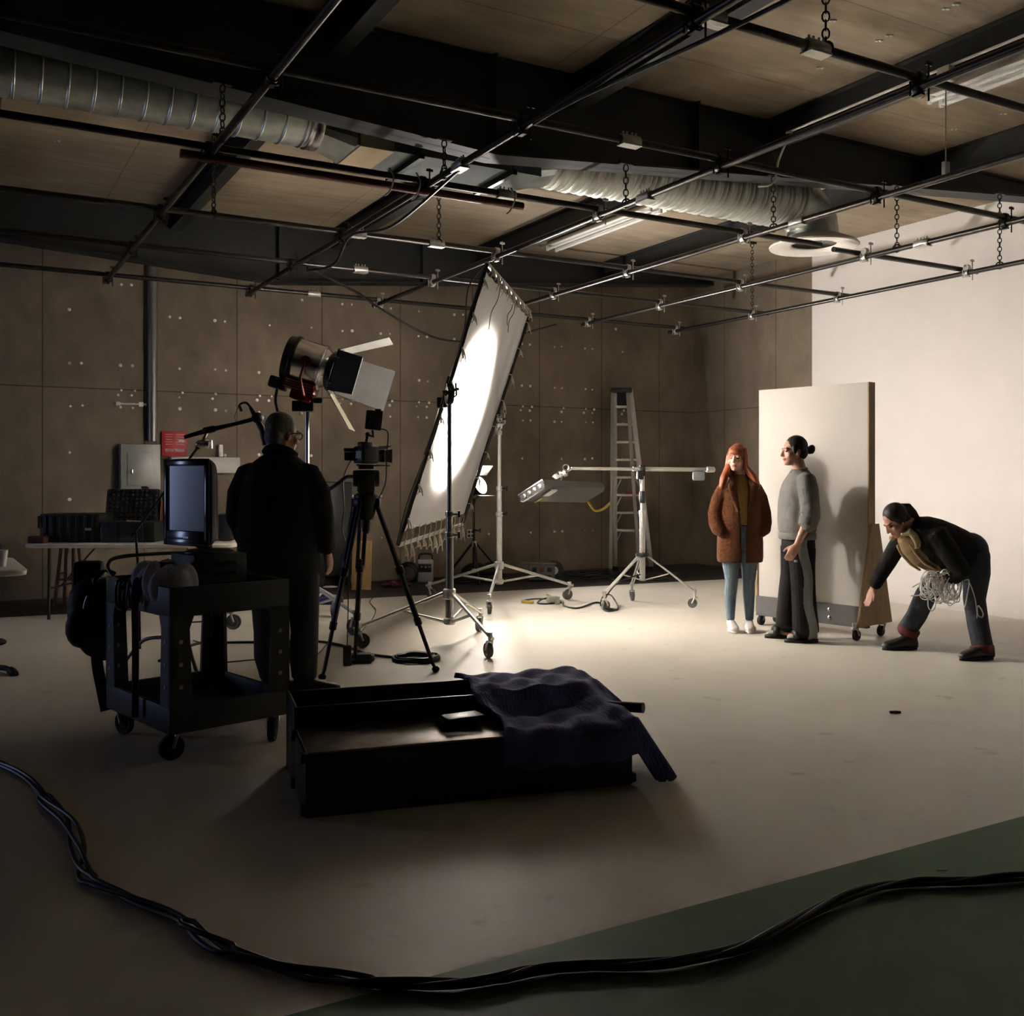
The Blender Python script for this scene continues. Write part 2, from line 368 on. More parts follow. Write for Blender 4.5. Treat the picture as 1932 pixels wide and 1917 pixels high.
n = 16; c0 = Vector((x0, 6.78, ZB)); tube(bm, [c0, (9.5, 6.78, ZB)], PR, 12); tube(bm, [c0 + Vector((-0.002, 0, 0)), c0 + Vector((0.05, 0, 0))], 0.018, 10)
single('grid_pipe', bm, M_pipe, 'short dark grid pipe with an open end beside the round white diffuser', 'pipe')
bm = BM(); tube(bm, [(xat(335, 6.75), 6.66, ZB - 0.085), (xat(975, 6.75), 6.66, ZB - 0.085)], 0.03, 12)
single('strapped_pipe', bm, mat('red_brown_pipe', (0.09, 0.035, 0.03), 0.35, 0.5, 0.2, 10), 'reddish brown pipe strapped under a grid pipe beside the duct box', 'pipe')
bm = BM()
for px in (728, 778, 955):
    x = xat(px, 6.7); tube(bm, spline([(x, 6.63, ZB + 0.03), (x + .01, 6.58, ZB - 0.05), (x, 6.62, ZB - 0.13), (x - 0.05, 6.6, ZB - 0.18)], 5), 0.006, 6)
single('wire_ties', bm, M_white, 'white wire ties hanging off the reddish pipe', 'tie')
def chain(top, bot, label):
    bm = BM(); top, bot = Vector(top), Vector(bot); L = (top - bot).length; n = max(3, int(L / 0.042)); d = uv(bot - top)
    for i in range(n):
        c = top.lerp(bot, (i + 0.5) / n); s = d.orthogonal(); s = s if i % 2 else d.cross(s)
        a = [c + d * (0.5 * L / n * 1.25 * cos(2 * pi * k / 10)) + s * (0.013 * sin(2 * pi * k / 10)) for k in range(10)]
        tube(bm, a, 0.005, 5, True)
    torus(bm, bot - Vector((0, 0, 0.01)), (1, 0.5, 0), 0.035, 0.007, 12, 5); box(bm, top + Vector((0, 0, 0.02)), (0.12, 0.04, 0.03))
    single('hanging_chain', bm, M_blackm, label, 'chain', 'chains holding the ceiling grid')
for i, txt in enumerate(['in front of the spiral duct at the left', 'beside the grey duct box', 'in front of the ribbed duct', 'above the round white diffuser', 'right of the round white diffuser', 'before the white wall at the right edge']):
    yy = 6.33; chain((AX[i], yy, zb(AX[i]) - 0.02), (AX[i], yy, ZA + 0.02), 'black chain dropping from the girder ' + txt)
chain((xat(403, BY[2]), BY[2], ZC - 0.05), (xat(403, BY[2]), BY[2], ZB + .02), 'thin chain hanging from the ceiling panel under the spiral duct')
chain((xat(828, BY[2]), BY[2], ZC - 0.05), (xat(828, BY[2]), BY[2], ZB + .02), 'thin chain hanging from the ceiling panel under the duct box')
chain((xat(1558, BY[5]), BY[5], ZC - 0.03), (xat(1558, BY[5]), BY[5], ZB + .02), 'heavy black chain hanging at the top edge by a silver coupler')
chain((9.24, 9.9, ZC - 0.03), (9.24, 9.9, ZA + .02), 'thin chain hanging beside the back right corner')
# air duct
DY, DZ, DR = 7.0, 4.01, 0.245
t = thing('air_duct', 'long galvanised air duct running behind the girder to a round white diffuser', 'duct', (3.4, DY, DZ - DR), 0)
bm = BM(); pr = []; x = -3.2; Xe = 2.22
while x < Xe:
    pr += [(DR, x), (DR, x + 0.135), (DR + 0.009, x + 0.141), (DR + 0.009, x + 0.149), (DR, x + 0.155)]; x += 0.155
lathe(bm, pr + [(DR, Xe + .08)], (0, DY, DZ), (1, 0, 0), 32); obj('spiral_pipe', bm, M_steel, t, ang=25)
bm = BM(); lathe(bm, [(DR + .004, 2.24), (DR + 0.016, 2.25), (DR + 0.016, 2.27), (DR + 0.004, 2.28), (DR + .016, 2.30), (DR + .016, 2.33), (DR, 2.34)], (0, DY, DZ), (1, 0, 0), 32); obj('collar', bm, M_chrome, t)
def rnd2rect(bm, xa, xb, n=32):
    A = []; B = []
    for k in range(n):
        a = 2 * pi * (k + 0.5) / n; c, s = cos(a), sin(a); A.append(bm.verts.new((xa, DY + DR * c, DZ + DR * s)))
        m = max(abs(c), abs(s)); B.append(bm.verts.new((xb, DY + 0.26 * c / m, DZ + 0.26 * s / m)))
    for k in range(n): bm.faces.new((A[k], A[(k + 1) % n], B[(k + 1) % n], B[k]))
bm = BM(); rnd2rect(bm, 2.33, 2.55); obj('transition', bm, M_steel, t, ang=20)
bm = BM(); box(bm, (3.315, DY, DZ), (1.53, 0.52, 0.52)); obj('box_section', bm, mat('duct_sheet', (0.20, 0.225, 0.23), 0.75, 0.0, 0.12, 6, 0, .2), t)
bm = BM(); box(bm, (2.70, DY, DZ - 0.002), (0.26, 0.530, 0.530)); obj('paper_wrap', bm, mat('tan_paper', (0.55, 0.44, 0.28), 0.8, 0, .06, 5), t, label='tan paper wrapped round the box')
for x in (3.02, 3.80):
    bm = BM(); box(bm, (x, DY, DZ - 0.285), (0.04, 0.66, 0.04))
    for s in (-1, 1): tube(bm, [(x, DY + s * 0.3, DZ - 0.3), (x, DY + s * 0.3, ZC)], 0.006, 6)
    obj('hanger', bm, M_blackm, t)
bm = BM(); rnd2rect(bm, 4.28, 4.07); obj('transition', bm, M_steel, t, ang=20)
bm = BM(); pr = []; x = 4.27; k = 0
while x < 7.05: pr += [(DR + .002, x), (DR + 0.012 + 0.006 * sin(k * 2.1), x + 0.026), (DR + .004, x + 0.05)]; x += 0.052; k += 1
lathe(bm, pr, (0, DY, DZ), (1, 0, 0), 32); obj('ribbed_pipe', bm, mat('duct_foil', (0.52, 0.53, 0.48), 0.5, 0.55, 0.16, 9, .1), t, ang=60)
bm = BM(); R = 0.30
loft(bm, [(Vector((7.02 + R * sin(a), DY, DZ - R + R * cos(a))), Vector((0, DR, 0)), Vector((-sin(a), 0, 0)).cross(Vector((0, 1, 0))) * 0 + Vector((sin(a), 0, cos(a))) * DR) for a in [radians(q) for q in (0, 22, 45, 67, 90)]], 28)
obj('elbow', bm, M_steel, t, ang=20)
bm = BM(); cx = 7.33
lathe(bm, [(0.20, 0.04), (0.24, 0.02), (0.40, -0.05), (0.425, -0.075), (0.42, -0.09), (0.36, -0.085), (0.23, -0.075), (0.21, -0.06)], (cx, DY, DZ - 0.31), (0, 0, 1), 40, 0, False)
lathe(bm, [(0.001, -0.02), (0.21, -0.02)], (cx, DY, DZ - 0.31), (0, 0, 1), 40, 1, False)
for q in (0.08, 0.14): torus(bm, (cx, DY, DZ - 0.335), (0, 0, 1), q, 0.006, 24, 5, 1)
obj('diffuser', bm, [mat('diffuser_white', (0.82, 0.78, 0.72), 0.5), M_grey], t, label='round white ceiling diffuser')
# strip lights
for nm, xx, ya, yb, lab in (('a', 6.93, 8.95, 11.2, 'long unlit fluorescent strip light beyond the ribbed duct'), ('b', 6.88, 2.9, 5.3, 'long unlit fluorescent strip light at the right edge by the conduit')):
    t = thing('strip_light', lab, 'light', (xx, (ya + yb) / 2, ZC - 0.16), 0, 'ceiling strip lights'); L = yb - ya; cyy = (ya + yb) / 2
    bm = BM(); prism(bm, [(xx - 0.15, ya, ZC - 0.10), (xx - 0.05, ya, ZC - 0.045), (xx + 0.05, ya, ZC - 0.045), (xx + 0.15, ya, ZC - 0.10), (xx + 0.15, ya, ZC - 0.092), (xx + 0.05, ya, ZC - 0.002), (xx - 0.05, ya, ZC - 0.002), (xx - 0.15, ya, ZC - 0.092)], (0, L, 0)); obj('reflector', bm, M_white, t)
    for s in (-1, 1):
        bm = BM(); tube(bm, [(xx + s * 0.07, ya + 0.03, ZC - 0.11), (xx + s * 0.07, yb - 0.03, ZC - 0.11)], 0.018, 10); obj('lamp_tube', bm, mat('lamp_glass', (0.8, 0.78, 0.74), 0.3), t)
        for q in (ya + 0.02, yb - 0.02): bm = BM(); box(bm, (xx + s * 0.07, q, ZC - 0.1), (0.03, 0.03, 0.06)); obj('socket', bm, M_white, t)
# conduit bent over the girder, with its box
t = thing('conduit', 'pale thin electrical conduit bending down over the big girder', 'conduit', (6.155, 5.0, 4.3), 0)
bm = BM(); tube(bm, spline([(6.155, 0.5, 4.28), (6.155, 3.0, 4.28), (6.155, 5.9, 4.28), (6.155, 6.12, 4.26), (6.155, 6.26, 4.1), (6.155, 6.30, 3.99), (6.145, 6.31, 3.91), (6.10, 6.34, 3.87), (6.04, 6.4, 3.87)], 6), 0.011, 8); obj('pipe', bm, M_white, t)
bm = BM(); yb = yat(1787, 6.155); box(bm, (6.14, yb, 4.22), (0.07, 0.10, 0.11), None, .006); tube(bm, [(6.14, yb, 4.16), (6.14, yb, ZA + 0.05)], 0.005, 6); box(bm, (6.14, yb, ZA + 0.06), (0.05, 0.03, 0.09)); obj('junction_box', bm, M_alu, t)
# cables looped along the grid
def cable_z(P, r, lab, nm='grid_cable', m=None): b = BM(); tube(b, spline(P, 8), r, 7); single(nm, b, m or M_cable, lab, 'cable')
x = AX[1]
cable_z([(x, 1.8, ZA - 0.03), (x + .02, 2.9, ZA - 0.13), (x, 4.6, ZA - 0.03), (x, 5.1, ZA - 0.02)], 0.012, 'black cable sagging under the second grid pipe near the top edge')
cable_z([(x, 6.1, ZA - 0.03), (x + .02, 7.3, ZA - 0.14), (x + 0.01, 8.2, ZA - 0.03), (x + .1, 8.9, ZA - 0.14), (x + 0.15, 9.85, ZA - 0.02)], 0.012, 'black cable sagging under the second grid pipe below the duct box')
cable_z([(3.2, 9.9, ZB - 0.03), (4.0, 10.6, ZA - 0.05), (AX[2], 11.4, ZA - 0.06), (5.4, 11.4, ZA - 0.38), (6.3, 11.5, ZA - 0.30), (7.2, 11.5, ZA - 0.05)], 0.014, 'black cable drooping against the back wall behind the lit cloth')
# ---------------------------------------------------------------- back wall fittings
def wq(px, py, off=0.0): return yplane(px, py, YW - off)
t = thing('electrical_panel', 'grey metal electrical panel on the back wall under a vertical pipe', 'electrical panel', wq(262, 920), 0)
a, b = wq(224, 838), wq(299, 925); dx = b.x - a.x; dz = a.z - b.z; c = (a + b) / 2
bm = BM(); box(bm, (c.x, YW - 0.07, c.z - .04), (dx, 0.14, dz + .08), None, 0.01); obj('cabinet', bm, mat('panel_grey', (0.30, 0.31, 0.30), 0.45, 0.25, 0.06, 8), t)
bm = BM(); box(bm, (c.x - 0.01, YW - 0.146, c.z - .02), (dx * 0.62, 0.012, dz * 0.72), None, 0.004); obj('door', bm, MATS['panel_grey'], t)
bm = BM(); box(bm, (c.x - 0.10, YW - 0.158, c.z - 0.05), (0.025, 0.02, 0.06), None, 0.005); obj('latch', bm, M_chrome, t)
bm = BM(); x = wq(286, 700).x
tube(bm, [(x, YW - 0.06, 1.8), (x, YW - 0.06, 4.1)], 0.055, 16); single('wall_pipe', bm, mat('pipe_grey', (0.22, 0.22, 0.215), 0.35, 0.6, 0.1, 10), 'thick grey vertical pipe rising from the electrical panel', 'pipe')
bm = BM(); a = wq(222, 762); b = wq(276, 763); tube(bm, [(a.x, YW - 0.03, a.z), (b.x, YW - 0.03, a.z)], 0.013, 8); box(bm, (a.x + 0.25, YW - 0.03, a.z), (0.05, 0.05, 0.05)); box(bm, (a.x, YW - 0.03, a.z), (0.05, 0.05, 0.04))
single('wall_conduit', bm, M_alu, 'short horizontal conduit fixed left of the thick vertical pipe', 'conduit')
# red sign with pale print
a, b = wq(304, 814), wq(352, 861); c = (a + b) / 2; dx = b.x - a.x; dz = a.z - b.z
t = thing('red_sign', 'red printed sign on the back wall beside the electrical panel', 'sign', (c.x, YW, b.z), 0)
bm = BM(); box(bm, (c.x, YW - 0.02, c.z), (dx, 0.03, dz), None, 0.004); obj('board', bm, mat('sign_red', (0.42, 0.012, 0.022), 0.5), t)
bm = BM()
for r_ in range(5):
    for q, l in ((-0.22, 0.3), (0.22, 0.34)): box(bm, (c.x + dx * q, YW - 0.038, a.z - dz * (0.12 + 0.1 * r_)), (dx * (l - 0.03 * (r_ % 3)), 0.003, 0.006))
box(bm, (c.x + dx * 0.28, YW - 0.038, c.z + dz * 0.12), (dx * 0.25, 0.003, 0.022))
for q in (-0.28, -0.2, -0.1, 0.1, 0.2, 0.3): prism(bm, [(c.x + dx * q - 0.02, YW - 0.037, b.z + 0.05), (c.x + dx * q + 0.022, YW - 0.037, b.z + 0.055), (c.x + dx * q + 0.03, YW - 0.037, b.z + 0.085), (c.x + dx * q - 0.03, YW - 0.037, b.z + 0.08 + 0.01 * sin(q * 20))], (0, -0.003, 0))
obj('print', bm, mat('sign_print', (0.72, 0.6, 0.58), 0.6), t)
# long white wall box
a, b = wq(318, 862), wq(447, 893); c = (a + b) / 2
t = thing('wall_trunking', 'long white box fixed on the back wall behind the old screen', 'wall box', (c.x, YW, b.z), 0)
bm = BM(); box(bm, (c.x, YW - 0.08, c.z), (b.x - a.x, 0.16, a.z - b.z), None, 0.008); obj('body', bm, mat('box_white', (0.5, 0.5, 0.48), 0.5), t)
bm = BM(); box(bm, (c.x + 0.15, YW - 0.163, c.z - 0.02), ((b.x - a.x) * 0.55, 0.008, 0.12), None, 0.003); obj('cover', bm, MATS['box_white'], t)
bm = BM(); p = wq(414, 860); box(bm, (p.x, YW - 0.06, p.z + 0.06), (0.05, 0.05, 0.15), None, 0.012); single('wall_dispenser', bm, M_white, 'small white upright holder standing on the long white wall box', 'holder')
# outlet with four openings
p = wq(887, 1007); bm = BM(); box(bm, (p.x, YW - 0.012, p.z), (0.115, 0.02, 0.115), None, 0.004)
for sx in (-1, 1):
    for sz in (-1, 1): box(bm, (p.x + sx * 0.027, YW - 0.024, p.z + sz * 0.027), (0.04, 0.008, 0.04), None, 0.003, 1)
single('wall_outlet', bm, [M_white, M_blackp], 'small white square outlet plate with four dark openings on the back wall', 'outlet', base=Vector((p.x, YW, p.z)))
p = wq(625, 960)
bm = BM(); box(bm, (p.x - 0.02, YW - 0.13, 0.72), (0.44, 0.22, 1.2), None, 0.02); t = thing('equipment_cabinet', 'black upright equipment case with pale labels against the back wall', 'case', (p.x - 0.02, YW - 0.12, 0.12), 0); obj('body', bm, M_blackp, t)
bm = BM(); a = yplane(631, 968, YW - .23); box(bm, (a.x, YW - 0.234, a.z + .03), (0.08, 0.008, 0.07)); box(bm, (a.x, YW - 0.234, a.z - 0.05), (0.08, 0.008, 0.07)); box(bm, (a.x, YW - 0.234, a.z - .18), (0.02, 0.008, 0.12)); obj('label_plate', bm, M_wplate, t)
bm = BM()
for s in (-1, 1): box(bm, (p.x - 0.02 + s * 0.17, YW - 0.12, 0.06), (0.06, 0.18, 0.12))
obj('foot', bm, M_rub, t)
# ================================================================ DIFFUSION FRAME
fm = (FR_N + FR_F) / 2; fa = uv((FR_F - FR_N) * Vector((1, 1, 0))); side = fa.cross(Vector((0, 0, 1))).normalized()      # points right of the axis
if side.dot(w(1, 0, 0)) < 0: side = -side
tl = radians(18); fu = Vector((0, 0, cos(tl))) + side * sin(tl)          # up along the tilted frame
fn = fa.cross(fu).normalized(); fn = fn if fn.dot(w(1, 0, 0)) > 0 else -fn   # faces the actors
HN, HF = 1.25, 1.235
def fp(s, h, o=0.0):
    """point on the frame: s 0 near..1 far, h -1 bottom..1 top"""
    return FR_N.lerp(FR_F, s) + fu * h * (HN + (HF - HN) * s) + fn * o
t = thing('diffusion_frame', 'large tilted frame of white diffusion cloth glowing between two roller stands', 'diffusion frame', fp(0.5, -1))
for a, b in (((0, -1), (0, 1)), ((1, -1), (1, 1)), ((0, -1), (1, -1)), ((0, 1), (1, 1))):
    bm = BM(); tube(bm, [fp(*a), fp(*b)], 0.019, 4); obj('frame_bar', bm, M_alu if a[1] == b[1] else M_blackm, t, ang=30)
bm = BM(); nu, nv = 40, 48; g = []
for i in range(nu + 1):
    row = []
    for j in range(nv + 1):
        u, v = i / nu, j / nv
        e0 = 0.012 * abs(sin(u * pi * 9)); e1 = 0.012 * abs(sin(v * pi * 9))
        s = 0.030 + 0.94 * u + (e1 * (1 - 2 * u)) * 0.6; h = -0.905 + (0.955 + 0.905) * v + e0 * (1 - 2 * v)
        bulge = 0.035 * sin(pi * u) * sin(pi * v) + 0.006 * sin(u * 23) * sin(v * 6)
        row.append(bm.verts.new(fp(s, h, 0.0) + fn * bulge))
    g.append(row)
for i in range(nu):
    for j in range(nv): bm.faces.new((g[i][j], g[i + 1][j], g[i + 1][j + 1], g[i][j + 1]))
mt = bpy.data.materials.new('diffusion_cloth'); mt.use_nodes = True; N = mt.node_tree.nodes; L = mt.node_tree.links; N.clear()
out = N.new('ShaderNodeOutputMaterial'); mix = N.new('ShaderNodeMixShader'); d = N.new('ShaderNodeBsdfDiffuse'); tr = N.new('ShaderNodeBsdfTranslucent')
nz = N.new('ShaderNodeTexNoise'); nz.inputs['Scale'].default_value = 60; rp = N.new('ShaderNodeMapRange'); rp.inputs[3].default_value = 0.9; rp.inputs[4].default_value = 1.0; L.new(nz.outputs['Fac'], rp.inputs[0])
cm = N.new('ShaderNodeMix'); cm.data_type = 'RGBA'; cm.blend_type = 'MULTIPLY'; cm.inputs[0].default_value = 1; cm.inputs[6].default_value = (0.86, 0.83, 0.79, 1); L.new(rp.outputs[0], cm.inputs[7])
L.new(cm.outputs[2], d.inputs[0]); L.new(cm.outputs[2], tr.inputs[0]); mix.inputs[0].default_value = 0.66
tp = N.new('ShaderNodeBsdfTransparent'); mx2 = N.new('ShaderNodeMixShader'); mx2.inputs[0].default_value = 0.06
L.new(d.outputs[0], mix.inputs[1]); L.new(tr.outputs[0], mix.inputs[2]); L.new(mix.outputs[0], mx2.inputs[1]); L.new(tp.outputs[0], mx2.inputs[2]); L.new(mx2.outputs[0], out.inputs[0])
obj('cloth', bm, mt, t, ang=0)
M_cord = mat('tie_cord', (0.55, 0.47, 0.37), 0.8)
def bow(p, q, loose, r=0.004):
    bm = BM(); p, q = Vector(p), Vector(q); d = Vector((0, 0, -1))
    tube(bm, [p, p.lerp(q, 0.5) + fn * 0.012, q], r, 5)
    for s in (-1, 1):
        e = fa * s * 0.035 + fn * 0.02
        tube(bm, spline([q, q + e * 0.8 + d * loose * 0.4, q + e * 1.2 + d * loose, q + e * 0.4 + d * loose * 0.9, q + d * 0.01], 5), r, 5)
        tube(bm, spline([q, q + e * 0.9 + d * loose * 0.7, q + e * 0.6 + d * loose * 1.5 + fn * 0.02 * s], 5), r, 5)
    obj('tie', bm, M_cord, t)
for k in range(12): s = 0.05 + 0.9 * k / 11; bow(fp(s, -0.895 + 0.012), fp(s, -0.995, 0.02), 0.05 + 0.07 * random.random(), 0.005)
for k in range(9): s = 0.06 + 0.88 * k / 8; bow(fp(s, 0.95), fp(s, 1.0, 0.015), 0.05 + 0.06 * random.random(), 0.005)
for k in range(8): h = -0.8 + 1.7 * k / 7; bow(fp(0.035, h), fp(-0.004, h, 0.015), 0.05 + 0.04 * random.random()); bow(fp(0.968, h), fp(1.004, h, 0.015), 0.05 + 0.04 * random.random())
for k, (s, a, b) in enumerate(((0.22, 1.0, 0.62), (0.5, 0.97, 0.74), (0.56, 0.97, 0.70))):
    bm = BM(); tube(bm, spline([fp(s, a, 0.03), fp(s + .01, a * .6 + b * .4, .05), fp(s - .015, a * .3 + b * .7, .045), fp(s + 0.02, b, 0.05)], 6), 0.004, 5); obj('tie', bm, mat('dark_cord', (0.09, 0.075, 0.06), 0.8), t)
bm = BM(); tube(bm, spline([fp(-0.02, 0.98), fp(-0.06, 0.8, -0.05), fp(-0.03, 0.55), fp(0, 0.3)], 6), 0.006, 6); tube(bm, spline([fp(-0.02, -0.98), fp(-0.05, -0.7), fp(-0.02, -0.4)], 6), 0.006, 6)
tube(bm, [fp(-0.02, -0.35), fp(-0.05, -0.05, 0.03), fp(-0.03, 0.2, 0.0)], 0.012, 6); obj('safety_rope', bm, M_blackp, t)
bm = BM()
for sgn in (0.0, 1.0): box(bm, fp(sgn, 0.02), (0.09, 0.09, 0.09), frame(fa), 0.01)
obj('pivot_ear', bm, M_blackm, t)

# ================================================================ STANDS
def caster(parent, hub, leg_dir, r=0.06, m=None):
    """swivel caster whose wheel touches the floor under hub"""
    hub = Vector(hub); a = Vector((leg_dir.y, -leg_dir.x, 0)).normalized(); c = Vector((hub.x, hub.y, r)) + leg_dir * -0.025
    bm = BM()
    lathe(bm, [(0.018, hub.z - hub.z), (0.022, 0.0), (0.022, -0.03)], hub, (0, 0, -1), 10)
    tube(bm, [hub, (hub.x, hub.y, 2 * r + 0.012)], 0.014, 8); box(bm, (hub.x, hub.y, 2 * r + 0.014), (0.05, 0.05, 0.012), rz(0))
    for s in (-1, 1): tube(bm, [Vector((hub.x, hub.y, 2 * r + 0.012)) + a * s * 0.024, c + a * s * 0.024], 0.010, 6)
    cs = obj('caster', bm, M_alu, parent)
    bm = BM(); lathe(bm, [(0.006, -0.019), (r * 0.55, -0.019), (r * 0.6, -0.012), (r * .96, -0.016), (r, -0.010), (r, 0.010), (r * .96, 0.016), (r * 0.6, 0.012), (r * 0.55, 0.019), (0.006, 0.019)], c, a, 20)
    obj('wheel', bm, m or mat('caster_rubber', (0.12, 0.115, 0.11), 0.6, 0, .15, 20), cs)
def stand(name, label, r, f, legs, rad, hub, low, top, sections, mcol, cr=0.06, brace=True):
    t = thing(name, label, 'stand', w(r, f, 0)); C = w(r, f, 0); up = Vector((0, 0, 1))
    bm = BM(); z = low
    for i, (z2, rr) in enumerate(sections):
        tube(bm, [C + up * z, C + up * z2], rr, 14)
        lathe(bm, [(rr + 0.003, z2 - 0.05), (rr + 0.008, z2 - 0.045), (rr + 0.008, z2 - 0.008), (rr, z2)], C, up, 14); z = z2
    obj('column', bm, mcol, t)
    bm = BM()
    for i, (z2, rr) in enumerate(sections[:-1]):
        tube(bm, [C + up * (z2 - 0.025), C + up * (z2 - 0.025) + w(0.07, -0.03, 0)], 0.009, 6); box(bm, C + up * (z2 - 0.025) + w(0.08, -0.035, 0), (0.02, 0.014, 0.055), rz(0.4), 0.004)
    if bm.verts: obj('knob', bm, M_blackp, t)
    else: bm.free()
    bm = BM(); R0 = sections[0][1]
    lathe(bm, [(R0 + .004, hub - 0.05), (R0 + 0.02, hub - 0.04), (R0 + 0.02, hub + 0.03), (R0 + .004, hub + .04)], C, up, 14)
    lathe(bm, [(R0 + .003, low - 0.01), (R0 + 0.016, low), (R0 + 0.016, low + 0.04), (R0 + .003, low + .05)], C, up, 14); obj('hub', bm, M_alu, t)
    ends = []
    for a in legs:
        d = w(cos(a), sin(a), 0); ht = 2 * cr + 0.05 if cr else 0.0
        A = C + d * (R0 + 0.02) + up * hub; B = C + d * rad + up * ht; bm = BM()
        tube(bm, [A, B + (B - A).normalized() * (0.05 if cr else 0)], 0.016, 8)
        if brace: tube(bm, [C + d * (R0 + 0.015) + up * (low + 0.02), A.lerp(B, 0.52)], 0.012, 8)
        obj('leg', bm, M_alu if mcol is not M_blackm else M_blackm, t)
        if cr: caster(t, B, d, cr)
        else:
            bm = BM(); ell(bm, B + up * 0.018, (0.022, 0.022, 0.018), None, 10); obj('foot', bm, M_rub, t)
    return t
M_stand = mat('stand_steel', (0.34, 0.34, 0.33), 0.3, 0.9, 0.08, 20)
def head(t, c, to, m, R=0.055):
    """grip head with a disc and handle, reaching to point 'to'"""
    c, to = Vector(c), Vector(to); bm = BM(); d = uv(to - c); s = d.cross(Vector((0, 0, 1))).normalized()
    lathe(bm, [(R * .8, -0.03), (R, -0.026), (R, -0.006), (R * 0.7, -0.004), (R * 0.7, 0.004), (R, 0.006), (R, 0.026), (R * .8, 0.03)], c + Vector((0, 0, .03)), s, 18)
    tube(bm, [c + d * 0.03 + Vector((0, 0, .03)), to], 0.015, 8); tube(bm, [c + s * 0.02, c + s * 0.06 + Vector((0, 0, .03)), c + s * 0.06 + d * 0.03 + Vector((0, 0, 0.13))], 0.009, 6)
    tube(bm, [c - Vector((0, 0, 0.05)), c + Vector((0, 0, 0.12))], 0.014, 8); box(bm, c + Vector((0, 0, 0.11)), (0.05, 0.03, 0.03), rz(0.3), 0.006); obj('grip_head', bm, m, t)
    bm = BM(); tube(bm, [c + Vector((0, 0, .03)) - s * 0.03, c - s * 0.06 + d * -0.03 + Vector((0, 0, .05)), c - s * 0.08 + w(0.16, -.02, 0.075)], [0.010, 0.013, 0.013], 8); obj('handle', bm, M_blackp, t)
# near roller stand
sr, sf = (848 - CX) / F * 8.25, 8.25
zt = H + (HY - 752) / F * 8.25
t = stand('roller_stand', 'tall steel roller stand in front of the glowing cloth', sr, sf, [radians(-62), radians(195), radians(72)], 0.74, 0.42, 0.17, zt, [(0.93, 0.034), (1.10, 0.027), (zt, 0.019)], M_stand)
head(t, w(sr, sf, zt), fp(0.0, 0.05), M_blackm, 0.075)
# far roller stand
gr, gf = (942 - CX) / F * 10.9, 10.9; zt = H + (HY - 812) / F * 10.9
t = stand('roller_stand', 'silver roller stand holding the far edge of the cloth', gr, gf, [radians(-96), radians(24), radians(156)], 0.86, 0.42, 0.22, zt, [(1.0, 0.031), (1.28, 0.026), (zt, 0.02)], M_alu)
head(t, w(gr, gf, zt + 0.05), fp(1.0, 0.02), M_chrome, 0.065)
# fresnel stand
t = stand('lamp_stand', 'wheeled steel stand carrying the big fresnel lamp', -1.88, 9.17, [radians(-42), radians(192), radians(78)], 0.68, 0.40, 0.18, 2.0, [(0.95, 0.038), (1.45, 0.03), (2.06, 0.022)], M_chrome, 0.07)
# ================================================================ FRESNEL LAMP
d = LAMP_D; sd = d.cross(Vector((0, 0, 1))).normalized(); up = sd.cross(d).normalized()      # sd = right of the beam = towards the camera
LC = LAMP_P - d * 0.06
t = thing('fresnel_lamp', 'large chrome fresnel lamp with open barn doors aimed at the cloth', 'film lamp', w(-1.88, 9.17, 2.06))
bm = BM(); lathe(bm, [(0.02, -0.20), (0.17, -0.195), (0.20, -0.17), (0.212, -0.15), (0.205, -0.145), (0.205, 0.11), (0.212, 0.115), (0.212, 0.13), (0.19, 0.14), (0.15, 0.20)], LC, d, 40); obj('housing', bm, M_chrome, t, ang=30)
bm = BM(); lathe(bm, [(0.15, 0.19), (0.185, 0.20), (0.185, 0.235), (0.165, 0.24), (0.165, 0.20), (0.15, 0.20)], LC, d, 36, 0, False); obj('lens_ring', bm, M_blackm, t)
bm = BM(); lathe(bm, [(0.001, 0.232), (0.05, 0.229), (0.10, 0.222), (0.16, 0.212)], LC, d, 36, 0, False); obj('lens', bm, mat('lens_glow', (0.9, 0.85, 0.75), 0.2, 0, 0, 8, 0, .5, None, (1, 0.90, 0.76), 26), t)
bm = BM(); lathe(bm, [(0.215, -0.16), (0.223, -0.15), (0.223, -0.13), (0.215, -0.12)], LC, d, 40)
lathe(bm, [(0.03, -0.24), (0.2, -0.22), (0.21, -0.16)], LC, d, 36); obj('rear_cap', bm, M_blackm, t)
M_red = mat('lamp_red', (0.30, 0.03, 0.02), 0.25, 0.7, 0.1, 12)
bm = BM(); fr = Matrix((d, -sd, up)).transposed()
box(bm, LC - up * 0.225 - d * 0.02, (0.30, 0.27, 0.09), fr, 0.015); box(bm, LC - up * 0.30 + d * 0.02, (0.2, 0.22, 0.10), fr, 0.02); obj('lower_housing', bm, M_red, t)
bm = BM()
for k in range(4): box(bm, LC - up * (0.19 + 0.022 * k) - d * 0.01 + sd * 0.137, (0.26, 0.006, 0.010), fr)
obj('vent_trim', bm, mat('vent_copper', (0.75, 0.5, 0.36), 0.25, 0.9), t)
bm = BM(); box(bm, LC - up * 0.25 - d * 0.22, (0.16, 0.18, 0.11), fr, 0.02); tube(bm, spline([LC - up * 0.3 - d * 0.22, LC - up * 0.42 - d * 0.2, LC - up * 0.55 - d * 0.12 + sd * .03], 6), 0.013, 8); obj('switch_box', bm, M_blackp, t)
bm = BM(); B = w(-1.88, 9.17, 2.06)
tube(bm, [LC + sd * 0.235, LC + sd * 0.245 - up * 0.16, B + sd * 0.20 + Vector((0, 0, 0.06)), B + Vector((0, 0, 0.03)), B - sd * 0.20 + Vector((0, 0, 0.06)), LC - sd * 0.245 - up * 0.16, LC - sd * 0.235], 0.014, 8)
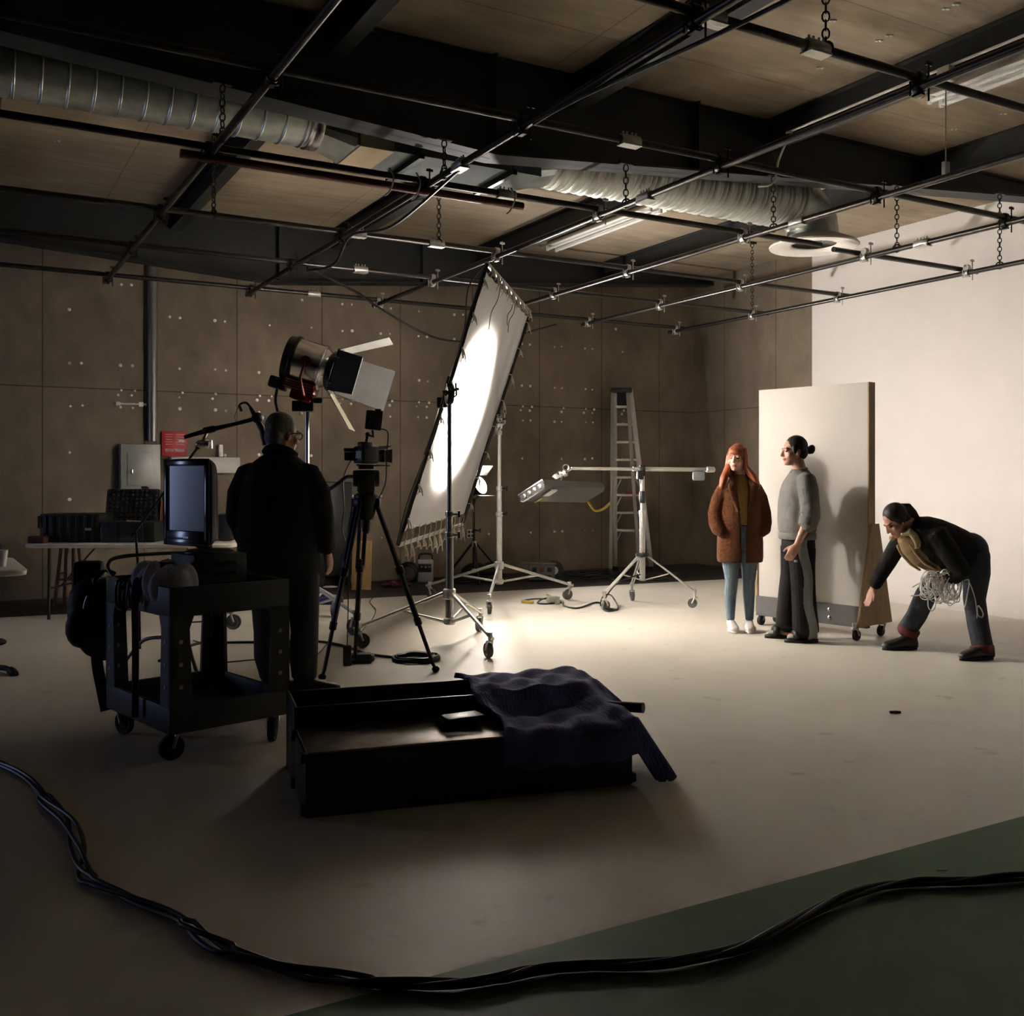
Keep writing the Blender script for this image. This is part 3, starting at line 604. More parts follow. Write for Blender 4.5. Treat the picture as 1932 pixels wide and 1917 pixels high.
lathe(bm, [(0.05, -0.02), (0.05, 0.02)], LC + sd * 0.225, sd, 14); lathe(bm, [(0.05, -0.02), (0.05, 0.02)], LC - sd * 0.225, sd, 14); obj('yoke', bm, mat('yoke_red', (0.10, 0.02, 0.02), 0.3, .6), t)
bm = BM(); box(bm, B - Vector((0, 0, 0.02)), (0.10, 0.10, 0.12), rz(0.3), 0.01); box(bm, B + w(-.09, -.02, -0.03), (0.09, 0.05, 0.10), rz(0), 0.01); box(bm, B + w(.10, -.02, .02), (0.08, 0.04, 0.05), rz(0), 0.01); obj('mount', bm, M_blackm, t)
FC = LC + d * 0.25; q = 0.19
bm = BM()
for a, b in ((up, sd), (-up, sd), (sd, up), (-sd, up)): tube(bm, [FC + a * q + b * q, FC + a * q - b * q], 0.010, 6)
for a in (up, -up, sd, -sd):
    for s in (-0.1, 0.1):
        b = sd if abs(a.dot(up)) > .5 else up; tube(bm, [FC + a * 0.17 + b * s - d * 0.02, FC + a * q + b * s], 0.008, 6)
obj('barn_door_frame', bm, M_blackm, t)
M_flap = mat('flap_silver', (0.03, 0.029, 0.028), 0.8, 0.0, 0.12, 12, 0, 0.1); M_flapk = mat('flap_black', (0.02, 0.02, 0.02), 0.45)
def flap(a, b, ang, ln, w0, w1, m, mi2):
    e = d * cos(ang) + a * sin(ang); o = FC + a * q; n = (b.cross(e)).normalized(); bm = BM()
    plate(bm, o + b * w0, o - b * w0, o - b * w1 + e * ln, o + b * w1 + e * ln, 0.004)
    for s in (-1, 1): tube(bm, [o + b * s * 0.12 - e * 0.01, o + b * s * 0.12 + e * 0.04], 0.012, 6)
    tube(bm, [o + b * w0, o + b * w1 + e * ln, o - b * w1 + e * ln, o - b * w0], 0.005, 5)
    return obj('barn_door', bm, m, t)
flap(sd, up, radians(34), 0.30, 0.185, 0.17, M_flapk, 0)
flap(-sd, up, radians(34), 0.56, 0.185, 0.20, M_flap, 0)
flap(up, sd, radians(30), 0.46, 0.185, 0.24, mat('flap_scuffed', (0.14, 0.135, 0.125), 0.5, 0.2, 0.3, 14), 0)
flap(-up, sd, radians(44), 0.40, 0.185, 0.22, mat('flap_worn', (0.12, 0.105, 0.07), 0.5, 0.1, 0.15, 10), 0)
# ================================================================ SMALL LAMP BEHIND THE CLOTH
t = stand('small_light_stand', 'thin black tripod light stand behind the far edge of the cloth', -0.5, 13.2, [radians(-80), radians(25), radians(150)], 0.48, 0.50, 0.12, 1.1, [(0.7, 0.016), (1.08, 0.012)], M_blackm, 0, False)
t = thing('small_lamp', 'small bright work lamp on a thin black stand behind the cloth', 'film lamp', w(-0.5, 13.2, 1.08))
e = SMALL_D; bm = BM(); lathe(bm, [(0.02, -0.14), (0.07, -0.13), (0.085, -0.09), (0.09, 0.05), (0.12, 0.10), (0.125, 0.12)], SMALL_P, e, 24); obj('housing', bm, M_blackm, t)
bm = BM(); lathe(bm, [(0.001, 0.14), (0.07, 0.135), (0.118, 0.12)], SMALL_P, e, 24, 0, False); obj('lens', bm, mat('small_lens_glow', (0.9, 0.88, 0.82), 0.3, 0, 0, 8, 0, .5, None, (1, 0.93, 0.82), 30), t)
es = e.cross(Vector((0, 0, 1))).normalized(); bm = BM(); tube(bm, [SMALL_P + es * 0.1, SMALL_P + es * 0.11 - Vector((0, 0, 0.1)), w(-0.5, 13.2, 1.08), SMALL_P - es * 0.11 - Vector((0, 0, 0.1)), SMALL_P - es * 0.1], 0.008, 6); obj('yoke', bm, M_blackm, t)
bm = BM(); plate(bm, SMALL_P + e * 0.12 + es * 0.12 + Vector((0, 0, -0.13)), SMALL_P + e * 0.12 - es * 0.12 + Vector((0, 0, -0.13)), SMALL_P + e * 0.26 - es * 0.14 + Vector((0, 0, -0.19)), SMALL_P + e * 0.26 + es * 0.14 + Vector((0, 0, -0.19)), 0.004); obj('barn_door', bm, M_alu, t); bm = BM()
plate(bm, SMALL_P + e * 0.12 + es * 0.12 + Vector((0, 0, 0.13)), SMALL_P + e * 0.12 - es * 0.12 + Vector((0, 0, 0.13)), SMALL_P + e * 0.22 - es * 0.14 + Vector((0, 0, 0.22)), SMALL_P + e * 0.22 + es * 0.14 + Vector((0, 0, 0.22)), 0.004); obj('barn_door', bm, M_alu, t)
# ================================================================ TRIPOD AND CAMERA
A = w(-1.03, 7.05, 1.22)
t = thing('camera_tripod', 'black video tripod with pan handle in front of the cloth', 'tripod', w(-1.03, 7.05, 0))
for k, (px, py) in enumerate(((608, 1283), (822, 1268), (669, 1252))):
    e = fl(px, py); dd = uv((e - A) * Vector((1, 1, 0))); S = A + dd * 0.07 - Vector((0, 0, 0.02)); M1 = S.lerp(e, 0.40); M2 = S.lerp(e, 0.70); M3 = S.lerp(e, 0.95); n = dd.cross(Vector((0, 0, 1)))
    bm = BM()
    for s in (-1, 1): tube(bm, [S + n * s * 0.022, M1 + n * s * 0.020], 0.016, 8)
    box(bm, S, (0.06, 0.09, 0.06), frame(dd), 0.01); tube(bm, [S.lerp(M1, .85), M2], 0.021, 8); tube(bm, [M2, M3], 0.015, 8)
    lathe(bm, [(0.022, -0.03), (0.030, -0.025), (0.030, 0.025), (0.022, 0.03)], M1, M2 - M1, 10); lathe(bm, [(0.018, -0.03), (0.026, -0.025), (0.026, 0.025), (0.018, 0.03)], M2, M3 - M2, 10)
    lg = obj('leg', bm, M_blackm, t)
    bm = BM(); ell(bm, e + Vector((0, 0, 0.022)), (0.028, 0.028, 0.022), None, 12); tube(bm, [M3, e + Vector((0, 0, .02))], 0.012, 8); obj('foot', bm, M_rub, lg)
bm = BM(); lathe(bm, [(0.05, -0.14), (0.06, -0.12), (0.075, -0.05), (0.085, 0.0), (0.085, 0.03), (0.06, 0.05)], A, (0, 0, 1), 20); lathe(bm, [(0.02, -0.24), (0.03, -0.22), (0.03, -0.14)], A, (0, 0, 1), 12); obj('bowl', bm, M_blackm, t)
bm = BM(); box(bm, A + Vector((0, 0, 0.12)), (0.12, 0.14, 0.16), rz(0.2), 0.025); lathe(bm, [(0.055, -0.09), (0.06, -0.08), (0.06, 0.08), (0.055, 0.09)], A + Vector((0, 0, 0.15)), w(1, 0.2, 0), 18); box(bm, A + Vector((0, 0, 0.23)), (0.10, 0.18, 0.03), rz(0.2), 0.006); obj('fluid_head', bm, M_blackp, t)
bm = BM(); tube(bm, spline([A + w(-0.05, -0.03, 0.15), A + w(-0.12, -0.10, 0.16), A + w(-0.20, -0.2, 0.09), A + w(-0.30, -0.32, 0.03)], 6), 0.013, 8); tube(bm, [A + w(-0.22, -0.22, 0.08), A + w(-0.32, -0.34, 0.02)], 0.019, 8); obj('pan_handle', bm, M_blackp, t)
K = A + Vector((0, 0, 0.25))
t = thing('video_camera', 'small black video camera with field monitor on the tripod', 'camera', K)
cm_ = rz(radians(-38)); fx = cm_ @ Vector((0, 1, 0)); rx = cm_ @ Vector((1, 0, 0))
bm = BM(); box(bm, K + Vector((0, 0, 0.065)), (0.11, 0.15, 0.12), cm_, 0.014); box(bm, K + Vector((0, 0, 0.135)) - rx * 0.01, (0.06, 0.10, 0.045), cm_, 0.012); box(bm, K + Vector((0, 0, 0.06)) - fx * 0.078, (0.09, 0.01, 0.07), cm_); obj('body', bm, M_blackp, t)
bm = BM(); lathe(bm, [(0.036, 0.06), (0.042, 0.075), (0.042, 0.09), (0.044, 0.10), (0.046, 0.12), (0.04, 0.125)], K + Vector((0, 0, 0.06)), fx, 20); obj('lens', bm, M_blackm, t)
bm = BM(); plate(bm, K + fx * 0.14 + rx * .055 + Vector((0, 0, 0.02)), K + fx * 0.14 + rx * .055 + Vector((0, 0, 0.10)), K + fx * 0.19 + rx * 0.07 + Vector((0, 0, 0.11)), K + fx * 0.19 + rx * 0.07 + Vector((0, 0, 0.01)), 0.004)
plate(bm, K + fx * 0.14 - rx * .055 + Vector((0, 0, 0.11)), K + fx * 0.14 + rx * .055 + Vector((0, 0, 0.11)), K + fx * 0.19 + rx * 0.06 + Vector((0, 0, 0.13)), K + fx * 0.19 - rx * 0.06 + Vector((0, 0, 0.13)), 0.004); box(bm, K + fx * 0.13 + Vector((0, 0, 0.06)), (0.11, 0.02, 0.09), cm_, .006); obj('matte_box', bm, M_blackp, t)
bm = BM(); box(bm, K + w(-0.10, -0.04, 0.10), (0.10, 0.025, 0.025), rz(0.15)); box(bm, K + w(-0.10, -0.05, 0.055), (0.09, 0.03, 0.06), rz(0.1), .006); obj('viewfinder', bm, M_blackp, t)
bm = BM(); plate(bm, K + w(-0.06, -.09, 0.04), K + w(-0.02, -.10, 0.04), K + w(-0.02, -0.10, 0.09), K + w(-0.055, -.09, 0.09), 0.004); obj('screen', bm, mat('cam_screen', (0.05, 0.06, 0.08), 0.15, 0, 0, 8, 0, .5, None, (0.5, 0.6, 0.8), 0.05), t)
bm = BM(); tube(bm, [K + w(-.07, .02, -.005), K + w(0.16, 0.03, -0.012)], 0.006, 8); tube(bm, [K + w(-.07, .06, -.005), K + w(0.16, 0.07, -0.012)], 0.006, 8); obj('rods', bm, M_chrome, t)
bm = BM(); tube(bm, [K + Vector((0, 0, 0.15)), K + w(0.01, 0, 0.20)], 0.012, 8); ell(bm, K + w(0.01, 0, 0.21), 0.018, None, 10); tube(bm, [K + w(0.01, 0, 0.21), K + w(0.05, 0, 0.195), K + w(0.045, 0, 0.24)], 0.010, 6); obj('monitor_arm', bm, M_blackm, t)
bm = BM(); mo = K + w(0.055, 0, 0.31); box(bm, mo, (0.115, 0.04, 0.135), rz(0.25) @ Matrix.Rotation(0.1, 3, 'Y'), 0.006); box(bm, mo + w(0.03, 0, 0.07), (0.04, 0.03, 0.02), rz(.25), .005); obj('field_monitor', bm, M_blackp, t)
bm = BM(); tube(bm, spline([mo + w(0.05, 0, -.06), mo + w(.10, 0, -.09), mo + w(0.09, 0, -.25), mo + w(0.085, 0, -0.42), mo + w(0.06, 0, -.5), A + w(0.08, 0, 0.0)], 6), 0.004, 5)
tube(bm, spline([K + w(-0.1, -.03, 0.03), K + w(-0.16, 0, -0.1), K + w(-0.155, 0, -0.3), K + w(-0.17, 0, -0.45), K + w(-0.13, 0, -0.55), K + w(-0.1, 0, -0.3)], 6), 0.004, 5); obj('wires', bm, M_cable, t)
# power bricks under it
p = fl(655, 1256); bm = BM(); box(bm, p + Vector((0, 0, 0.075)), (0.06, 0.05, 0.15), rz(0.2), 0.01); tube(bm, spline([p + Vector((0, 0, 0.14)), p + w(0, 0.05, 0.5), w(-1.16, 7.06, 0.95), A + w(-.1, 0, -.05)], 6), 0.004, 5); single('power_brick', bm, M_blackp, 'black power brick standing under the tripod, on the left', 'power supply')
p = fl(682, 1250); bm = BM(); box(bm, p + Vector((0, 0, 0.035)), (0.15, 0.09, 0.07), rz(0.15), 0.012); box(bm, p + w(.03, 0, 0.035), (0.13, 0.06, 0.05), rz(-0.2), 0.01); single('power_brick', bm, M_blackp, 'black power brick lying flat by the tripod rear leg', 'power supply')
# ================================================================ BOOM STAND, FLUORESCENT BANK
br, bf = (1212 - CX) / F * 10.7, 10.7
t = thing('boom_stand', 'silver three wheeled boom stand with a horizontal arm before the ladder', 'stand', w(br, bf, 0)); C = w(br, bf, 0); UP = Vector((0, 0, 1))
bm = BM(); tube(bm, [C + UP * 0.27, C + UP * 1.0], 0.030, 14); tube(bm, [C + UP * 1.0, C + UP * 1.44], 0.022, 12); lathe(bm, [(0.033, .95), (0.036, .96), (0.036, 1.02), (0.024, 1.03)], C, UP, 14); obj('column', bm, M_alu, t)
bm = BM(); lathe(bm, [(0.032, 0.52), (0.075, 0.53), (0.075, 0.56), (0.032, 0.57)], C, UP, 16); lathe(bm, [(0.028, 1.10), (0.034, 1.11), (0.034, 1.22), (0.028, 1.23)], C, UP, 12); box(bm, C + UP * 1.45, (0.06, 0.07, 0.12), rz(0), 0.01); box(bm, C + w(-.03, -.04, 1.40), (0.07, 0.05, 0.09), rz(.3), .01); tube(bm, [C + UP * 1.24, C + w(-.02, 0, 1.42)], 0.018, 8); obj('collar', bm, M_blackp, t)
for px, py in ((1311, 1147), (1192, 1133), (1140, 1152)):
    e = fl(px, py); dd = uv((e - C) * Vector((1, 1, 0))); bm = BM(); n = dd.cross(UP)
    for s in (-1, 1): tube(bm, [C + dd * 0.05 + UP * 0.54 + n * s * 0.012, e + UP * 0.17 + n * s * 0.012], 0.009, 6)
    tube(bm, [C.lerp(e, 0.5) + UP * 0.35, C + UP * 0.28 + dd * 0.03], 0.007, 6); obj('leg', bm, M_alu, t); caster(t, e + UP * 0.17, dd, 0.05)
bl, brt = vp(1078, 884, 10.55), vp(1332, 886, 10.85); bm = BM(); tube(bm, [bl, bl.lerp(brt, 0.55)], 0.017, 10); tube(bm, [bl.lerp(brt, 0.45), brt], 0.023, 10); lathe(bm, [(0.025, 0.0), (0.034, 0.01), (0.03, 0.09), (0.02, 0.1)], brt, brt - bl, 12); obj('arm', bm, M_alu, t)
bm = BM(); h = vp(1062, 893, 10.5); lathe(bm, [(0.03, -0.05), (0.04, -0.04), (0.04, -.01), (0.025, 0), (0.04, 0.01), (0.04, 0.04), (0.03, 0.05)], h, w(1, -.4, .2), 14); tube(bm, [bl, h], 0.015, 8); lathe(bm, [(0.028, -0.04), (0.034, -0.03), (0.034, 0.03), (0.028, 0.04)], vp(1050, 897, 10.45), w(0.2, 1, .3), 12); torus(bm, vp(1068, 882, 10.5), w(0, 1, 0), 0.03, 0.008, 14, 6); tube(bm, [h, vp(1058, 910, 10.45)], 0.009, 6); obj('grip_head', bm, M_chrome, t)
bm = BM(); box(bm, vp(1318, 898, 10.82), (0.13, 0.06, 0.10), rz(-.1), 0.02); obj('counterweight', bm, M_grey, t)
P0, P1 = vp(1005, 927, 10.05), vp(1118, 931, 11.0); ax = uv(P1 - P0); wd_ = uv(w(0.86, -0.25, 0.45)); wd_ = uv(wd_ - ax * wd_.dot(ax)); nn = ax.cross(wd_).normalized(); nn = nn if nn.dot(w(0, -1, 0)) > 0 else -nn
t = thing('fluorescent_bank', 'flat four tube fluorescent light bank hanging from the boom arm', 'film lamp', P0.lerp(P1, .5))
bm = BM(); W2, T2 = 0.165, 0.045; MK = Matrix((ax, wd_, nn)).transposed(); Lb = (P1 - P0).length
mid = P0.lerp(P1, 0.5)
prism(bm, [P0 + wd_ * a + nn * b for a, b in ((-W2, -T2), (W2, -T2), (W2 * 1.0, T2 * .4), (W2 * .8, T2), (-W2 * .8, T2), (-W2, T2 * .4))], ax * Lb); obj('body', bm, mat('bank_grey', (0.07, 0.07, 0.07), 0.6, 0, .1, 12), t)
bm = BM(); box(bm, P0 - ax * 0.006, (0.012, W2 * 1.9, T2 * 1.7), MK, 0.0); obj('end_plate', bm, M_blackp, t)
bm = BM(); cs_ = [(-W2, -T2), (W2, -T2), (W2 * 1.0, T2 * .6), (W2 * .85, T2), (-W2 * .85, T2), (-W2, T2 * .6)]
tube(bm, [P0 - ax * 0.012 + wd_ * a + nn * b for a, b in cs_], 0.008, 5, True)
for k in range(4): c = P0 - ax * 0.014 + wd_ * (-0.105 + 0.07 * k); lathe(bm, [(0.022, 0), (0.022, 0.006), (0.012, 0.008)], c, -ax, 12)
obj('end_trim', bm, M_chrome, t)
for k in range(4): bm = BM(); o = wd_ * (-0.11 + 0.073 * k) - nn * (T2 + 0.004); tube(bm, [P0 + ax * 0.03 + o, P1 - ax * 0.03 + o], 0.014, 8); obj('lamp_tube', bm, MATS['lamp_glass'], t)
bm = BM(); box(bm, mid + nn * (T2 + 0.01) - ax * 0.42 + wd_ * 0.08, (0.12, 0.12, 0.02), MK, .003); tube(bm, [vp(1058, 910, 10.45), mid + nn * (T2 + 0.01) - ax * 0.45 + wd_ * 0.1], 0.010, 6); obj('mount_plate', bm, M_alu, t)
bm = BM(); yl = M_yel = mat('yellow_tape', (0.55, 0.38, 0.03), 0.6); box(bm, P0 + ax * 0.2 - wd_ * 0.1 + nn * (T2 + .002), (0.03, 0.1, 0.006), MK); tube(bm, spline([P1 - wd_ * 0.1 - nn * .02, P1 + w(-.03, 0, -0.12), P1 + w(0.03, 0, -0.19), P1 + w(0.12, 0, -0.17), P1 + w(0.2, 0, -0.10)], 6), 0.013, 7); obj('tail_cable', bm, M_yel, t)
# ================================================================ LADDER
lz = 14.75
def lp(px, py, dz=0): return vp(px, py, lz + dz)
t = thing('step_ladder', 'tall aluminium step ladder with a black top leaning at the back wall', 'ladder', w((1195 - CX) / F * lz, lz, 0))
def rail(name, a, b, wd, m): bm = BM(); d_ = uv(Vector(b) - Vector(a)); box(bm, (Vector(a) + Vector(b)) / 2, ((Vector(b) - Vector(a)).length, 0.03, wd), frame(d_, w(1, 0, 0)), 0.004); return obj(name, bm, m, t)
zf = HY + F * H / lz
rail('front_rail', lp(1161, zf - 1), lp(1160, 733), 0.06, M_alu); rail('front_rail', lp(1229, zf - 1), lp(1189, 733), 0.07, M_alu)
rail('rear_rail', vp(1152, HY + F * H / 14.45 - 1, 14.45), vp(1156, 738, 14.68), 0.05, mat('alu_dull', (0.30, 0.28, 0.25), 0.5, .5)); rail('rear_rail', vp(1206, HY + F * H / 14.45 - 1, 14.45), vp(1184, 738, 14.68), 0.05, MATS['alu_dull'])
for k in range(8):
    y = 768 + 33.2 * k; f_ = (y - 733) / (zf - 733); a, b = lp(1161, y), lp(1189 + 40 * f_, y); bm = BM(); box(bm, (a + b) / 2 - w(0, 0.02, 0), ((b - a).length, 0.11, 0.035), rz(0), 0.004)
    for q in ((0.25, 0) if k < 5 else ()): pass
    if k >= 4:
        tube(bm, [lp(1163, y + 22, -.03), lp(1172, y + 3, -.05)], 0.010, 6)
        tube(bm, [lp(1187 + 40 * f_, y + 18, -.03), lp(1180 + 40 * f_, y + 3, -.05)], 0.010, 6)
    obj('step', bm, M_alu, t)
bm = BM(); a = lp(1172, 737, -.02); box(bm, a, (0.30, 0.24, 0.07), rz(0), 0.015); obj('top_cap', bm, M_blackp, t); bm = BM(); box(bm, lp(1175, 751, 0.05), (0.22, 0.012, 0.22), rz(0)); obj('name_plate', bm, M_blackp, t)
for px in (1161, 1229): bm = BM(); p = lp(px, zf - 2); box(bm, Vector((p.x, p.y, 0.03)), (0.08, 0.07, 0.06), rz(0), 0.008); obj('foot', bm, M_rub, t)
for px in (1152, 1206): bm = BM(); p = vp(px, HY + F * H / 14.45, 14.45); box(bm, Vector((p.x, p.y, 0.025)), (0.06, 0.06, 0.05), rz(0), 0.008); obj('foot', bm, M_rub, t)
bm = BM(); y = 768 + 33.2 * 5 - 2; box(bm, lp(1197, y - 2, -.08), (0.28, 0.03, 0.035), rz(0), .004); obj('warning_label', bm, mat('label_red', (0.3, 0.03, 0.03), 0.5), t, label='red warning strip on a step')
# ================================================================ WHITE BOARD ON WHEELS
bR, bL = w((1637 - CX) / F * 8.5, 8.5), w((1432 - CX) / F * 9.33, 9.33); ba = uv(bR - bL); bn = Vector((-ba.y, ba.x, 0)); bn = bn if bn.dot(w(0, 1, 0)) > 0 else -bn
zt, zb_ = 2.19, 0.27; bw = (bR - bL).length; bmid = (bR + bL) / 2
t = thing('rolling_board', 'tall white flat on wheels with plywood foot behind the two actors', 'rolling flat', bmid)
MB_ = Matrix((ba, bn, UP)).transposed()
bm = BM(); box(bm, bmid + bn * 0.05 + UP * (zt + zb_) / 2, (bw, 0.10, zt - zb_), MB_, 0.0); obj('panel', bm, mat('board_white', (0.53, 0.495, 0.45), 0.6, 0, 0.02, 2), t)
bm = BM(); box(bm, bR + ba * 0.006 + bn * 0.05 + UP * (zt + zb_) / 2, (0.012, 0.102, zt - zb_), MB_); obj('edge_strip', bm, M_wood, t, label='raw plywood edge')
bm = BM(); prism(bm, [bL - ba * 0.02 + UP * .09 - bn * 0.02, bR + UP * 0.09 - bn * .02, bR + UP * 0.27 - bn * .02, bL + UP * 0.27 - bn * .02 - ba * .02], bn * 0.06); obj('kick_plate', bm, mat('kick_grey', (0.13, 0.125, 0.125), 0.5, 0.2, .1, 8), t)
for s, z in ((0.68, 0.22), (0.68, 0.15)): bm = BM(); lathe(bm, [(0.016, 0), (0.016, 0.006), (0.006, 0.012)], bL.lerp(bR, s) - bn * 0.022 + UP * z, -bn, 10); obj('bolt', bm, M_chrome, t)
for q, so in ((bR, 1), (bL, -1)):
    bm = BM(); o = q + ba * 0.02 * so; fr_ = 0.22 if so > 0 else 0.0; prism(bm, [o - bn * fr_ + UP * 0.12, o + bn * 0.34 + UP * 0.12, o + bn * 0.12 + UP * 0.98, o + UP * 0.98], ba * 0.02 * so); obj('foot_gusset', bm, M_wood, t)
    for e_ in ((-0.17, 0.28) if so > 0 else (0.03, 0.28)): bm_p = q + bn * e_ - ba * 0.02 * so; caster(t, bm_p + UP * 0.12, -bn if e_ < 0 else bn, 0.045, M_rub)
# ================================================================ UTILITY CART AND WHAT IS ON IT
M_cart = mat('cart_plastic', (0.055, 0.055, 0.045), 0.5, 0, 0.12, 25, 0.05)
cN = (-1.644, 4.80)
e1 = Vector((cos(radians(43)), sin(radians(43)), 0)); e2 = Vector((-e1.y, e1.x, 0)); cw_, cl_ = 0.65, 0.80
E1, E2 = w(e1.x, e1.y), w(e2.x, e2.y); O = w(cN[0], cN[1]); MC = Matrix((E1, E2, Vector((0, 0, 1)))).transposed()
UP = Vector((0, 0, 1))
def cp(a, b, z): return O + E1 * a + E2 * b + UP * z
t = thing('utility_cart', 'dark plastic two shelf utility cart on casters carrying the old screen', 'cart', cp(cw_ / 2, cl_ / 2, 0), atan2(E1.y, E1.x))
for nm, z0, z1, zfl in (('top_shelf', 0.70, 0.845, 0.735), ('bottom_shelf', 0.135, 0.265, 0.165)):
    bm = BM(); box(bm, cp(cw_ / 2, cl_ / 2, zfl - 0.015), (cw_ - 0.02, cl_ - 0.02, 0.03), MC)
    for a, b, sx, sy in ((cw_ / 2, 0.012, cw_, 0.024), (cw_ / 2, cl_ - 0.012, cw_, 0.024), (0.012, cl_ / 2, 0.024, cl_), (cw_ - 0.012, cl_ / 2, 0.024, cl_)): box(bm, cp(a, b, (z0 + z1) / 2), (sx, sy, z1 - z0), MC, 0.006)
    obj(nm, bm, M_cart, t)
for a in (0, 1):
    for b in (0, 1):
        x, y = a * cw_, b * cl_; ix, iy = (1 - 2 * a), (1 - 2 * b); bm = BM()
        prism(bm, [cp(x, y, 0.26), cp(x + ix * 0.115, y, 0.26), cp(x + ix * 0.10, y, 0.64), cp(x + ix * 0.125, y, 0.71), cp(x, y, 0.71)], E2 * iy * 0.02)
        prism(bm, [cp(x, y, 0.26), cp(x, y + iy * 0.115, 0.26), cp(x, y + iy * 0.10, 0.64), cp(x, y + iy * 0.125, 0.71), cp(x, y, 0.71)], E1 * ix * 0.02)
        lg = obj('leg', bm, M_cart, t)
        bm = BM()
        for k in range(3):
            lathe(bm, [(0.011, -0.002), (0.011, 0.002)], cp(x + ix * 0.055, y - 0.001 * iy, 0.36 + 0.11 * k), E2, 10); lathe(bm, [(0.011, -0.002), (0.011, 0.002)], cp(x - 0.001 * ix, y + iy * 0.055, 0.36 + 0.11 * k), E1, 10)
            lathe(bm, [(0.011, -0.002), (0.011, 0.002)], cp(x + ix * 0.055, y + 0.021 * iy, 0.36 + 0.11 * k), E2, 10); lathe(bm, [(0.011, -0.002), (0.011, 0.002)], cp(x + 0.021 * ix, y + iy * 0.055, 0.36 + 0.11 * k), E1, 10)
        obj('peg_plugs', bm, mat('plug_grey', (0.45, 0.45, 0.43), 0.4), lg)
        hub = cp(x + ix * 0.06, y + iy * 0.06, 0.15); dr = w(cos(0.6 + a + 2 * b), sin(0.6 + a + 2 * b)); caster(t, hub, dr, 0.062, M_rub)
bm = BM(); tube(bm, spline([cp(0.03, cl_ - 0.02, 0.84), cp(0.03, cl_ + 0.05, 0.90), cp(0.12, cl_ + 0.08, 0.94), cp(0.5, cl_ + 0.08, 0.94), cp(0.62, cl_ + 0.05, 0.90), cp(0.62, cl_ - 0.02, 0.84)], 5), 0.010, 8); obj('handle', bm, M_cart, t)
# drawer case under the screen
c0 = w((388 - CX) / F * 5.45, 5.45)
t = thing('equipment_box', 'dark flat equipment box with slots standing under the old screen', 'box', Vector((c0.x, c0.y, 0.735)), atan2(E1.y, E1.x))
cz = 0.735; bx = w((394 - CX) / F * 5.36, 5.36); M_ebox = mat('box_black', (0.03, 0.03, 0.026), 0.55, 0, 0.1, 20)
bm = BM(); box(bm, Vector((bx.x, bx.y, 0.855)), (0.30, 0.28, 0.24), MC, 0.008); obj('body', bm, M_ebox, t)
bm = BM()
for z in (0.925, 0.87, 0.815): box(bm, Vector((bx.x, bx.y, z)) - E2 * 0.141 + E1 * 0.02, (0.13, 0.004, 0.022), MC)
obj('slots', bm, M_rub, t)
# old screen: deep monitor turned to the left
mc = w((353 - CX) / F * 5.30, 5.30); ma = radians(-38)
mr, mn = rz(ma) @ Vector((1, 0, 0)), rz(ma) @ Vector((0, -1, 0)); MM = Matrix((mr, -mn, UP)).transposed()
zm0, zm1 = 1.015, 1.475; zc = (zm0 + zm1) / 2
t = thing('screen_monitor', 'black flat panel monitor with dim bluish screen on the utility cart', 'monitor', Vector((mc.x, mc.y, 0.975)), -TH + ma)
bm = BM(); hw = 0.20
loft(bm, [(Vector((mc.x, mc.y, zc)) + mn * o, mr * a, UP * b) for o, a, b in ((0.0, hw, 0.23), (-0.012, hw + .004, 0.233), (-0.03, hw, 0.23), (-0.055, hw * 0.93, 0.215), (-0.085, hw * 0.75, 0.17), (-0.092, hw * .6, .14))], 32, 0, 9); obj('case', bm, M_blackp, t, ang=30)
bm = BM(); C_ = Vector((mc.x, mc.y, zc + 0.02)) + mn * 0.004
for a, b in ((-1, 0), (1, 0), (0, -1), (0, 1)): box(bm, Vector((mc.x, mc.y, zc)) + mn * 0.006 + mr * a * (hw - 0.018) + UP * (b * 0.212), ((2 * hw if a == 0 else 0.034), 0.014, (0.46 if b == 0 else 0.036)), MM, 0.004)
box(bm, Vector((mc.x, mc.y, zm0 + 0.045)) + mn * 0.006, (2 * hw, 0.013, 0.07), MM, 0.004); obj('bezel', bm, mat('bezel_gloss', (0.012, 0.013, 0.016), 0.15), t)
bm = BM(); box(bm, Vector((mc.x, mc.y, zc + 0.025)) + mn * 0.002, (2 * hw - 0.06, 0.004, 0.37), MM); obj('screen', bm, mat('screen_glass', (0.03, 0.035, 0.045), 0.14, 0, 0, 8, 0, 0.6, None, (0.30, 0.40, 0.62), 0.015), t)
bm = BM(); box(bm, Vector((mc.x, mc.y, zm0 + 0.045)) + mn * 0.0135, (0.03, 0.002, 0.011), MM); box(bm, Vector((mc.x, mc.y, zm0 + 0.045)) + mn * 0.0135 + mr * 0.024, (0.013, 0.002, 0.011), MM); obj('badge', bm, M_alu, t)
bm = BM(); lathe(bm, [(0.13, 0), (0.13, 0.008), (0.10, 0.018), (0.03, 0.022)], Vector((bx.x, bx.y, 0.975)), UP, 24); tube(bm, [Vector((bx.x, bx.y, 0.985)), Vector((mc.x, mc.y, 1.04)) - mn * 0.06], 0.03, 10); obj('base', bm, M_blackp, t)
